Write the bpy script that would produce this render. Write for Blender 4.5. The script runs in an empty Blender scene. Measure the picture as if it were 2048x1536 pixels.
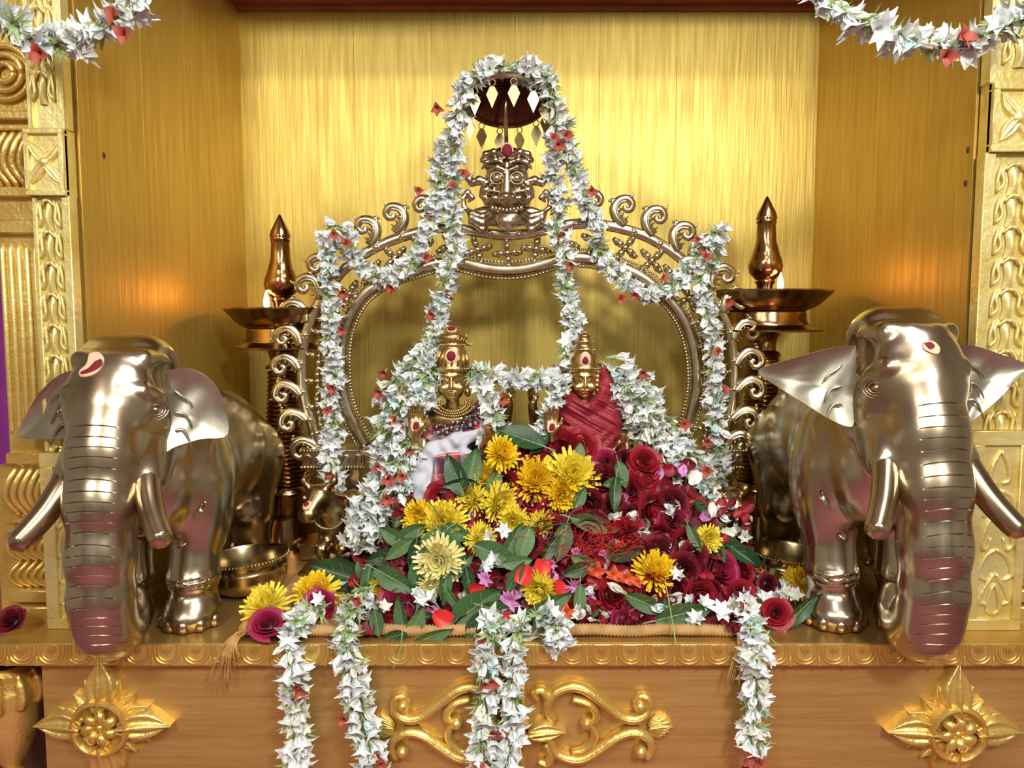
import bpy, math, random
import numpy as np
from mathutils import Vector, Matrix, Quaternion
from mathutils.bvhtree import BVHTree

# ------------------------------------------------------------------ camera
FPX = 1539.0
PITCH = math.radians(4.8)
CAM = Vector((0.0, -1.0, 0.4325))
scene = bpy.context.scene
COL = scene.collection
cd = bpy.data.cameras.new('camera'); cam = bpy.data.objects.new('camera', cd); COL.objects.link(cam)
cam.location = CAM; cam.rotation_euler = (math.pi/2 - PITCH, 0, 0)
cd.sensor_width = 36.0; cd.lens = 36.0*FPX/2048.0; cd.clip_start = 0.01
scene.camera = cam

# ------------------------------------------------------------------ world, lights, exposure
w = bpy.data.worlds.new('hall_light'); scene.world = w; w.use_nodes = True
w.node_tree.nodes['Background'].inputs[0].default_value = (0.95, 0.92, 0.86, 1)
w.node_tree.nodes['Background'].inputs[1].default_value = 0.14
def area(name, loc, target, size, power, color=(1, 0.95, 0.86), sy=None):
    l = bpy.data.lights.new(name, 'AREA'); l.energy = power; l.color = color; l.size = size
    if sy: l.shape = 'RECTANGLE'; l.size_y = sy
    o = bpy.data.objects.new(name, l); COL.objects.link(o); o.location = loc
    o.rotation_euler = (Vector(target) - Vector(loc)).to_track_quat('-Z', 'Y').to_euler()
    return o
area('hall_lamp_front', (0.62, -1.40, 1.18), (-0.05, 0.3, 0.28), 0.18, 13, (1.0, 0.96, 0.88))
area('hall_lamp_left', (-0.75, -1.55, 1.30), (0.1, 0.3, 0.25), 0.22, 10, (1.0, 0.94, 0.83))
area('hall_tube_light', (0.50, -0.80, 1.82), (0.05, 0.2, 0.2), 0.9, 10, (0.95, 0.98, 1.0), 0.10)
area('added_hall_fill', (-0.8, -3.2, 2.5), (-0.8, -3.2, 0), 0.6, 30, (1.0, 0.95, 0.88))  # unseen pair of area lights, added to brighten the hall mirrored in the brass
area('added_hall_fill', (1.0, -3.2, 2.5), (1.0, -3.2, 0), 0.6, 30, (1.0, 0.95, 0.88))
vs = scene.view_settings
vs.view_transform = 'Standard'; vs.look = 'None'; vs.gamma = 1.0; vs.use_curve_mapping = False
vs.exposure = 0.40

# ------------------------------------------------------------------ picture coordinates -> places
_F = Vector((0, math.cos(PITCH), -math.sin(PITCH))); _U = Vector((0, math.sin(PITCH), math.cos(PITCH)))
def ray(px, py):
    return _F + Vector((1, 0, 0))*((px-1024)/FPX) + _U*(-(py-768)/FPX)
def P(px, py, y):                     # the point of the upright plane y seen at a pixel
    d = ray(px, py); return CAM + d*((y - CAM.y)/d.y)
def G(px, py, z=0.0):                 # the point of the level plane z seen at a pixel
    d = ray(px, py); return CAM + d*((z - CAM.z)/d.z)
def S(px, py, y):                     # metres per pixel there
    return (y - CAM.y)/ray(px, py).y/FPX

# ------------------------------------------------------------------ materials
MATS = {}
def mat(name, col, rough=0.5, metal=0.0, col2=None, nscale=8.0, stretch=(1, 1, 1), bump=0.0, bscale=60.0, detail=3.0,
        lo=0.4, hi=0.6, spec=0.5, emit=None, estr=0.0, rough2=None, bstretch=None, trans=0.0, sheen=0.0):
    m = bpy.data.materials.new(name); m.use_nodes = True; nt = m.node_tree; N = nt.nodes; L = nt.links
    b = N['Principled BSDF']; b.inputs['Base Color'].default_value = (*col, 1); b.inputs['Roughness'].default_value = rough
    b.inputs['Metallic'].default_value = metal; b.inputs['Specular IOR Level'].default_value = spec
    if sheen: b.inputs['Sheen Weight'].default_value = sheen
    tc = N.new('ShaderNodeTexCoord')
    if col2 is not None or rough2 is not None:
        mp = N.new('ShaderNodeMapping'); mp.inputs['Scale'].default_value = stretch; L.new(tc.outputs['Object'], mp.inputs[0])
        nz = N.new('ShaderNodeTexNoise'); nz.inputs['Scale'].default_value = nscale; nz.inputs['Detail'].default_value = detail
        L.new(mp.outputs[0], nz.inputs['Vector'])
        cr = N.new('ShaderNodeMapRange'); cr.inputs[1].default_value = lo; cr.inputs[2].default_value = hi
        L.new(nz.outputs['Fac'], cr.inputs[0])
        if col2 is not None:
            mx = N.new('ShaderNodeMix'); mx.data_type = 'RGBA'; mx.inputs[6].default_value = (*col, 1); mx.inputs[7].default_value = (*col2, 1)
            L.new(cr.outputs[0], mx.inputs[0]); L.new(mx.outputs[2], b.inputs['Base Color'])
        if rough2 is not None:
            m2 = N.new('ShaderNodeMapRange'); m2.inputs[3].default_value = rough; m2.inputs[4].default_value = rough2
            L.new(cr.outputs[0], m2.inputs[0]); L.new(m2.outputs[0], b.inputs['Roughness'])
    if bump:
        mp2 = N.new('ShaderNodeMapping'); mp2.inputs['Scale'].default_value = bstretch or stretch; L.new(tc.outputs['Object'], mp2.inputs[0])
        n2 = N.new('ShaderNodeTexNoise'); n2.inputs['Scale'].default_value = bscale; n2.inputs['Detail'].default_value = 4
        L.new(mp2.outputs[0], n2.inputs['Vector'])
        bp = N.new('ShaderNodeBump'); bp.inputs['Strength'].default_value = bump; bp.inputs['Distance'].default_value = 0.002
        L.new(n2.outputs['Fac'], bp.inputs['Height']); L.new(bp.outputs[0], b.inputs['Normal'])
    if trans:
        b.inputs['Subsurface Weight'].default_value = trans; b.inputs['Subsurface Radius'].default_value = (0.01, 0.01, 0.008)
        b.inputs['Subsurface Scale'].default_value = 0.3
    if emit:
        b.inputs['Emission Color'].default_value = (*emit, 1); b.inputs['Emission Strength'].default_value = estr
    MATS[name] = m
    return m
mat('gold_wall', (0.62, 0.485, 0.13), 0.42, 0.72, (0.52, 0.385, 0.09), 5, (22, 22, 1.2), 0.35, 9, 5, 0.3, 0.7, rough2=0.5)
mat('gold_side', (0.68, 0.47, 0.11), 0.42, 0.72, (0.58, 0.38, 0.075), 5, (22, 22, 1.2), 0.3, 9, 5, 0.3, 0.7, rough2=0.5)
mat('gold_fascia', (0.68, 0.455, 0.15), 0.42, 0.65, (0.55, 0.33, 0.10), 4, (1.5, 20, 22), 0.4, 10, 5, 0.3, 0.7)
mat('gold_top', (0.62, 0.40, 0.12), 0.35, 0.7, (0.40, 0.22, 0.07), 9, (1, 1, 1), 0.15, 40, 5, 0.35, 0.75)
mat('gold_carved', (0.85, 0.64, 0.20), 0.36, 0.75, (0.74, 0.50, 0.13), 14, (1, 1, 1), 0.5, 160)
mat('gold_pillar', (0.90, 0.80, 0.36), 0.40, 0.6, (0.78, 0.62, 0.20), 16, (1, 1, 1), 0.5, 120)
mat('ceiling_red', (0.34, 0.10, 0.05), 0.5, 0.1, (0.24, 0.07, 0.04), 6)
mat('elephant_brass', (0.60, 0.525, 0.40), 0.22, 1.0, (0.34, 0.25, 0.15), 11, (1, 1, 0.5), 0.06, 60, 5, 0.42, 0.78, rough2=0.34)
mat('ear_brass', (0.53, 0.52, 0.43), 0.44, 1.0, (0.42, 0.38, 0.29), 14, (1, 1, 1), 0.12, 60)
mat('tusk_brass', (0.56, 0.45, 0.29), 0.2, 1.0, (0.42, 0.33, 0.22), 20)
mat('arch_brass', (0.70, 0.63, 0.47), 0.24, 1.0, (0.52, 0.43, 0.27), 25)
mat('mask_brass', (0.58, 0.49, 0.36), 0.24, 1.0, (0.42, 0.33, 0.22), 40)
mat('lamp_brass', (0.44, 0.27, 0.12), 0.17, 1.0, (0.27, 0.15, 0.07), 18)
mat('oil_soot', (0.05, 0.02, 0.012), 0.25, 0.4)
mat('bowl_brass', (0.66, 0.55, 0.33), 0.22, 1.0, (0.52, 0.41, 0.22), 30)
mat('idol_brass', (0.66, 0.50, 0.22), 0.33, 1.0, (0.46, 0.32, 0.12), 60)
mat('bull_brass', (0.55, 0.41, 0.20), 0.26, 1.0, (0.36, 0.25, 0.11), 40)
mat('copper_dark', (0.16, 0.06, 0.035), 0.4, 0.9)
mat('pendant_brass', (0.55, 0.45, 0.26), 0.38, 1.0)
mat('kumkum', (0.20, 0.008, 0.02), 0.8, bump=0.6, bscale=300)
mat('sandal', (0.80, 0.55, 0.36), 0.8, bump=0.3, bscale=200)
mat('petal_white', (0.86, 0.90, 0.90), 0.5, 0, (0.74, 0.80, 0.80), 90, trans=0.0)
mat('petal_cream', (0.84, 0.84, 0.76), 0.55, 0, (0.72, 0.74, 0.62), 90)
mat('petal_blue', (0.52, 0.80, 0.84), 0.55, 0, (0.80, 0.88, 0.88), 90)
mat('petal_coral', (0.44, 0.095, 0.06), 0.6, 0, (0.34, 0.05, 0.035), 70)
mat('stem_green', (0.30, 0.42, 0.16), 0.6, 0, (0.42, 0.52, 0.25), 50)
mat('rose_red', (0.37, 0.010, 0.024), 0.5, 0, (0.26, 0.005, 0.015), 60, sheen=0.02)
mat('rose_dark', (0.20, 0.006, 0.018), 0.55, 0, (0.12, 0.003, 0.010), 60, sheen=0.02)
mat('rose_magenta', (0.38, 0.012, 0.065), 0.5, 0, (0.26, 0.007, 0.04), 60, sheen=0.03)
mat('petal_scarlet', (0.75, 0.035, 0.025), 0.4, 0, (0.62, 0.02, 0.03), 60)
mat('petal_purple', (0.52, 0.10, 0.40), 0.5, 0, (0.70, 0.42, 0.62), 120)
mat('petal_orange', (0.75, 0.16, 0.03), 0.6, 0, (0.55, 0.05, 0.02), 80)
mat('mum_yellow', (0.95, 0.72, 0.03), 0.5, 0, (0.92, 0.62, 0.015), 60)
mat('mum_lemon', (0.95, 0.83, 0.10), 0.5, 0, (0.90, 0.72, 0.05), 60)
mat('mum_pale', (0.95, 0.91, 0.55), 0.5, 0, (0.94, 0.85, 0.30), 3)
mat('leaf_green', (0.075, 0.17, 0.055), 0.42, 0, (0.045, 0.115, 0.04), 30, bump=0.2, bscale=120)
mat('leaf_pale', (0.15, 0.26, 0.10), 0.5, 0, (0.09, 0.18, 0.07), 30, bump=0.2, bscale=120)
mat('leaf_dark', (0.030, 0.085, 0.028), 0.4, 0, (0.02, 0.06, 0.02), 30)
mat('midrib', (0.30, 0.40, 0.20), 0.5)
mat('calyx_green', (0.30, 0.36, 0.22), 0.6, 0, (0.20, 0.27, 0.13), 80)
mat('petal_debris', (0.20, 0.015, 0.022), 0.7, 0, (0.10, 0.012, 0.012), 55, bump=0.8, bscale=120)
mat('jute', (0.56, 0.34, 0.14), 0.85, 0, (0.42, 0.24, 0.09), 40, (1, 1, 1), 0.8, 90, bstretch=(5, 1, 1))
mat('jute_fringe', (0.55, 0.33, 0.12), 0.8, 0, (0.40, 0.20, 0.05), 60)
mat('cloth_white', (0.60, 0.62, 0.68), 0.85, 0, (0.54, 0.56, 0.63), 20, bump=0.2, bscale=150)
mat('sari_red', (0.33, 0.012, 0.028), 0.42, 0, (0.22, 0.007, 0.018), 300, (1, 1, 1), 0.5, 400, sheen=0.08)
mat('bead_dark', (0.10, 0.04, 0.035), 0.35, 0.1, (0.06, 0.02, 0.02), 200)
mat('silver', (0.86, 0.85, 0.82), 0.15, 1.0)
mat('flame', (1, 0.6, 0.2), 0.5, emit=(1.0, 0.55, 0.18), estr=6)
mat('flame_core', (0.4, 0.25, 0.8), 0.5, emit=(0.35, 0.22, 0.9), estr=2)
mat('hall_floor', (0.46, 0.17, 0.20), 0.5, 0, (0.40, 0.13, 0.17), 4)
mat('hall_wall', (0.58, 0.58, 0.48), 0.8)
mat('reflected_green', (0.05, 0.26, 0.19), 0.7)
mat('hall_ceiling', (0.66, 0.62, 0.56), 0.8)
mat('magenta_cloth', (0.46, 0.05, 0.38), 0.6, 0, (0.30, 0.05, 0.40), 10)
mat('side_maroon', (0.09, 0.03, 0.02), 0.6)
mat('nail_hole', (0.10, 0.06, 0.03), 0.8)

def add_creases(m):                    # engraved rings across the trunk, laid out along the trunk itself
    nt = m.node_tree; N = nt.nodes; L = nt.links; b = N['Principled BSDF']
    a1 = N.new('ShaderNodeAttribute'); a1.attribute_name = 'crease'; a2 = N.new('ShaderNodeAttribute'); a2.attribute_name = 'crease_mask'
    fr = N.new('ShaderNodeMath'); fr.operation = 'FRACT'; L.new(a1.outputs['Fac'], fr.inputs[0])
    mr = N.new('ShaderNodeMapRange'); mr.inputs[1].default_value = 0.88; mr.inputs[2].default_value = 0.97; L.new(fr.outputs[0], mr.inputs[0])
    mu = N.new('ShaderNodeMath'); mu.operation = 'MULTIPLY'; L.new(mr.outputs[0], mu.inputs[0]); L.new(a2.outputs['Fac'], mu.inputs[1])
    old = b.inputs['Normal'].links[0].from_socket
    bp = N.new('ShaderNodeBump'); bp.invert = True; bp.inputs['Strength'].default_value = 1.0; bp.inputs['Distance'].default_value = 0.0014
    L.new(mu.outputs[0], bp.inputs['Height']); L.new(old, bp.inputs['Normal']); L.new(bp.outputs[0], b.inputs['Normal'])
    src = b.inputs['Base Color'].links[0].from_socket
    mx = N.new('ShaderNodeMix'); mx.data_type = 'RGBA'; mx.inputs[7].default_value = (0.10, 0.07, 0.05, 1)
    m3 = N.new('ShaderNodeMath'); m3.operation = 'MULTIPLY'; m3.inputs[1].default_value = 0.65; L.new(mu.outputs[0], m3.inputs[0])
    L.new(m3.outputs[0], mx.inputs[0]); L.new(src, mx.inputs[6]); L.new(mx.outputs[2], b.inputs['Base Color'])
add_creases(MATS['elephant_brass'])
def plaid(name):
    m = bpy.data.materials.new(name); m.use_nodes = True; nt = m.node_tree; N = nt.nodes; L = nt.links
    b = N['Principled BSDF']; b.inputs['Roughness'].default_value = 0.8
    at = N.new('ShaderNodeAttribute'); at.attribute_name = 'cloth_uv'
    sp = N.new('ShaderNodeSeparateXYZ'); L.new(at.outputs['Vector'], sp.inputs[0])
    def ramp(stops, src):
        fr = N.new('ShaderNodeMath'); fr.operation = 'FRACT'; L.new(src, fr.inputs[0])
        r = N.new('ShaderNodeValToRGB'); r.color_ramp.interpolation = 'CONSTANT'; L.new(fr.outputs[0], r.inputs[0])
        e = r.color_ramp.elements
        while len(e) > 1: e.remove(e[0])
        e[0].position = stops[0][0]; e[0].color = (*stops[0][1], 1)
        for p_, c_ in stops[1:]:
            q = e.new(p_); q.color = (*c_, 1)
        return r
    nv = (0.05, 0.035, 0.075); mr = (0.20, 0.03, 0.045); rd = (0.52, 0.045, 0.04); og = (0.68, 0.18, 0.12); gy = (0.30, 0.29, 0.33); wh = (0.75, 0.74, 0.76)
    r1 = ramp([(0, nv), (.18, mr), (.22, og), (.25, mr), (.42, rd), (.52, og), (.55, rd), (.66, nv), (.72, gy), (.90, wh), (.93, gy)], sp.outputs[0])
    r2 = ramp([(0, mr), (.12, og), (.15, nv), (.36, rd), (.42, og), (.45, mr), (.62, nv), (.80, rd), (.84, wh), (.87, rd)], sp.outputs[1])
    mx = N.new('ShaderNodeMix'); mx.data_type = 'RGBA'; mx.inputs[0].default_value = 0.5
    L.new(r1.outputs[0], mx.inputs[6]); L.new(r2.outputs[0], mx.inputs[7]); L.new(mx.outputs[2], b.inputs['Base Color'])
    MATS[name] = m
plaid('plaid')

# ------------------------------------------------------------------ object helpers
def wloc(o):
    v = Vector((0, 0, 0))
    while o is not None: v += o.location; o = o.parent
    return v
def tag(o, label=None, cat=None, group=None, kind=None):
    if label: o['label'] = label
    if cat: o['category'] = cat
    if group: o['group'] = group
    if kind: o['kind'] = kind
    return o
def thing(name, loc, label, cat, group=None):
    o = bpy.data.objects.new(name, None); COL.objects.link(o); o.location = loc; o.empty_display_size = 0.02
    return tag(o, label, cat, group)
def link(name, me, parent=None, loc=None, rot=None, sc=None):
    o = bpy.data.objects.new(name, me); COL.objects.link(o); o.parent = parent
    if loc is not None: o.location = loc
    if rot is not None: o.rotation_mode = 'QUATERNION'; o.rotation_quaternion = rot
    if sc is not None: o.scale = (sc, sc, sc) if not hasattr(sc, '__len__') else sc
    return o
def np_mesh(name, V, F, smooth=True):
    V = np.asarray(V, dtype=np.float32); F = np.asarray(F, dtype=np.int32)
    me = bpy.data.meshes.new(name); n = F.shape[1]
    me.vertices.add(len(V)); me.vertices.foreach_set('co', V.ravel())
    me.loops.add(F.size); me.loops.foreach_set('vertex_index', F.ravel())
    me.polygons.add(len(F)); me.polygons.foreach_set('loop_start', np.arange(0, F.size, n, dtype=np.int32))
    me.polygons.foreach_set('loop_total', np.full(len(F), n, dtype=np.int32))
    me.update(calc_edges=True); me.validate()
    if smooth: me.polygons.foreach_set('use_smooth', np.ones(len(F), dtype=bool))
    return me
def place_np(name, V, F, m, parent, smooth=True):
    V = np.asarray(V, dtype=np.float64) - np.array(wloc(parent) if parent else (0, 0, 0))
    me = np_mesh(name, V, F, smooth); me.materials.append(MATS[m])
    return link(name, me, parent)

class MB:
    """collects shapes in world (or local) coordinates; build() links them as one mesh object"""
    def __init__(self): self.v = []; self.f = []; self.m = []; self.cm = 0
    def add(self, vs, fs):
        o = len(self.v); self.v += [tuple(v) for v in vs]
        for f in fs: self.f.append(tuple(i+o for i in f)); self.m.append(self.cm)
        return self
    def box(self, a, b, bev=0.0):
        x0, y0, z0 = a; x1, y1, z1 = b
        if bev <= 0:
            vs = [(x0,y0,z0),(x1,y0,z0),(x1,y1,z0),(x0,y1,z0),(x0,y0,z1),(x1,y0,z1),(x1,y1,z1),(x0,y1,z1)]
            return self.add(vs, [(0,3,2,1),(4,5,6,7),(0,1,5,4),(1,2,6,5),(2,3,7,6),(3,0,4,7)])
        c = [(x0+x1)/2, (y0+y1)/2, (z0+z1)/2]; hsz = [(x1-x0)/2, (y1-y0)/2, (z1-z0)/2]; bv = min(bev, min(hsz)*0.9)
        vs = []; idx = {}
        for sx in (-1, 1):
            for sy in (-1, 1):
                for sz in (-1, 1):
                    s = (sx, sy, sz)
                    for ax in range(3):
                        p = [c[i]+s[i]*(hsz[i]-(0 if i == ax else bv)) for i in range(3)]
                        idx[(s, ax)] = len(vs); vs.append(p)
        fs = []
        for ax in range(3):
            u, v = [i for i in range(3) if i != ax]
            for sg in (-1, 1):
                q = []
                for su, sv in ((-1,-1),(1,-1),(1,1),(-1,1)):
                    s = [0,0,0]; s[ax] = sg; s[u] = su; s[v] = sv; q.append(idx[(tuple(s), ax)])
                fs.append(tuple(q))
        for ax in range(3):
            u, v = [i for i in range(3) if i != ax]
            for su in (-1, 1):
                for sv in (-1, 1):
                    s0 = [0,0,0]; s0[u] = su; s0[v] = sv; s1 = list(s0); s0[ax] = -1; s1[ax] = 1
                    fs.append((idx[(tuple(s0),u)], idx[(tuple(s1),u)], idx[(tuple(s1),v)], idx[(tuple(s0),v)]))
        for sx in (-1, 1):
            for sy in (-1, 1):
                for sz in (-1, 1):
                    s = (sx,sy,sz); fs.append((idx[(s,0)], idx[(s,1)], idx[(s,2)]))
        o = len(self.v); Cc = Vector(c)
        vv = [Vector(p) for p in vs]; out = []
        for f in fs:
            n = (vv[f[1]]-vv[f[0]]).cross(vv[f[2]]-vv[f[0]]); mid = sum((vv[i] for i in f), Vector())/len(f)
            out.append(f if n.dot(mid-Cc) > 0 else tuple(reversed(f)))
        return self.add(vs, out)
    def tube(self, pts, rad, n=8, flat=None, cap=True, up=None):
        """flat=(a,b): multiplies the radius along the frame's two axes; up fixes the frame (first axis is up x tangent)"""
        pts = [Vector(p) for p in pts]; K = len(pts)
        rs = rad if hasattr(rad, '__len__') else [rad]*K
        fa, fb = flat or (1, 1); vs = []; prev = None
        for i, p in enumerate(pts):
            t = (pts[min(i+1, K-1)] - pts[max(i-1, 0)])
            t = t.normalized() if t.length > 1e-9 else Vector((0, 0, 1))
            if up is not None: a = Vector(up).cross(t)
            elif prev is None: a = t.orthogonal()
            else: a = prev - t*prev.dot(t)
            if a.length < 1e-9: a = t.orthogonal()
            a.normalize(); b = t.cross(a); prev = a
            for k in range(n):
                th = 2*math.pi*k/n
                vs.append(p + a*(math.cos(th)*rs[i]*fa) + b*(math.sin(th)*rs[i]*fb))
        fs = [(i*n+k, i*n+(k+1) % n, (i+1)*n+(k+1) % n, (i+1)*n+k) for i in range(K-1) for k in range(n)]
        if cap: fs += [tuple(reversed(range(n))), tuple((K-1)*n+k for k in range(n))]
        return self.add(vs, fs)
    def lathe(self, prof, c=(0, 0, 0), n=32, axis=None):
        """prof: (radius, height) list; axis optional Quaternion"""
        vs = []
        for r, z in prof:
            for k in range(n):
                th = 2*math.pi*k/n; p = Vector((max(r, 1e-5)*math.cos(th), max(r, 1e-5)*math.sin(th), z))
                if axis is not None: p = axis @ p
                vs.append(p + Vector(c))
        K = len(prof)
        fs = [(i*n+k, i*n+(k+1) % n, (i+1)*n+(k+1) % n, (i+1)*n+k) for i in range(K-1) for k in range(n)]
        return self.add(vs, fs)
    def ball(self, c, r, n=10, m=7):
        rx, ry, rz = r if hasattr(r, '__len__') else (r, r, r)
        vs = [(c[0], c[1], c[2]-rz)]; c = Vector(c)
        for i in range(1, m):
            ph = -math.pi/2 + math.pi*i/m
            for k in range(n):
                th = 2*math.pi*k/n
                vs.append((c.x+rx*math.cos(ph)*math.cos(th), c.y+ry*math.cos(ph)*math.sin(th), c.z+rz*math.sin(ph)))
        vs.append((c.x, c.y, c.z+rz)); fs = []
        for k in range(n):
            k2 = (k+1) % n
            fs.append((0, 1+k2, 1+k))
            for i in range(m-2): fs.append((1+i*n+k, 1+i*n+k2, 1+(i+1)*n+k2, 1+(i+1)*n+k))
            fs.append((1+(m-2)*n+k, 1+(m-2)*n+k2, len(vs)-1))
        return self.add(vs, fs)
    def prism(self, poly, y0, y1):        # outline in (x,z), extruded along y
        n = len(poly); vs = [(x, y0, z) for x, z in poly] + [(x, y1, z) for x, z in poly]
        ar = sum(poly[i][0]*poly[(i+1) % n][1]-poly[(i+1) % n][0]*poly[i][1] for i in range(n))
        fr = tuple(range(n)); bk = tuple(reversed(range(n, 2*n))); sd = [(i, i+n, (i+1) % n+n, (i+1) % n) for i in range(n)]
        if (ar > 0) != (y0 < y1): fr = tuple(reversed(fr)); bk = tuple(reversed(bk)); sd = [tuple(reversed(s)) for s in sd]
        return self.add(vs, [fr, bk] + sd)
    def grid(self, fn, nu, nv, flip=False, closed=False):
        vs = [fn(i/(nu-1), j/(nv-1)) for i in range(nu) for j in range(nv)]
        fs = [(i*nv+j, (i+1)*nv+j, (i+1)*nv+j+1, i*nv+j+1) for i in range(nu-1) for j in range(nv-1)]
        if flip: fs = [tuple(reversed(f)) for f in fs]
        return self.add(vs, fs)
    def mesh(self, name, mats, smooth=True, off=(0, 0, 0)):
        off = Vector(off); me = bpy.data.meshes.new(name)
        me.from_pydata([Vector(v)-off for v in self.v], [], self.f)
        for m in (mats if isinstance(mats, (list, tuple)) else [mats]): me.materials.append(MATS[m])
        me.polygons.foreach_set('material_index', self.m)
        if smooth:
            me.polygons.foreach_set('use_smooth', [True]*len(self.f))
            if smooth == 'auto': me.set_sharp_from_angle(angle=math.radians(40))
        me.update(); return me
    def build(self, name, mats, parent=None, smooth='auto', label=None):
        off = wloc(parent) if parent is not None else Vector((0, 0, 0))
        if parent is None:
            A = np.array(self.v); off = Vector(((A[:,0].min()+A[:,0].max())/2, (A[:,1].min()+A[:,1].max())/2, A[:,2].min()))
        o = link(name, self.mesh(name, mats, smooth, off), parent)
        if parent is None: o.location = off
        if label: o['label'] = label
        return o

def spline(pts, n=8):
    pts = [Vector(p) for p in pts]
    if len(pts) < 3: return [pts[0].lerp(pts[-1], i/n) for i in range(n+1)]
    q = [pts[0]*2-pts[1]] + pts + [pts[-1]*2-pts[-2]]; out = []
    for i in range(1, len(q)-2):
        a, b, c, d = q[i-1:i+3]
        for k in range(n):
            t = k/n
            out.append(0.5*((2*b)+(c-a)*t+(2*a-5*b+4*c-d)*t*t+(3*b-a-3*c+d)*t**3))
    out.append(pts[-1]); return out
def resample(pts, step):
    out = [pts[0]]; acc = 0.0
    for a, b in zip(pts, pts[1:]):
        L = (b-a).length; s = step-acc
        while s <= L and L > 0: out.append(a.lerp(b, s/L)); s += step
        acc = (acc+L) % step if L > 0 else acc
    return out

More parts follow.
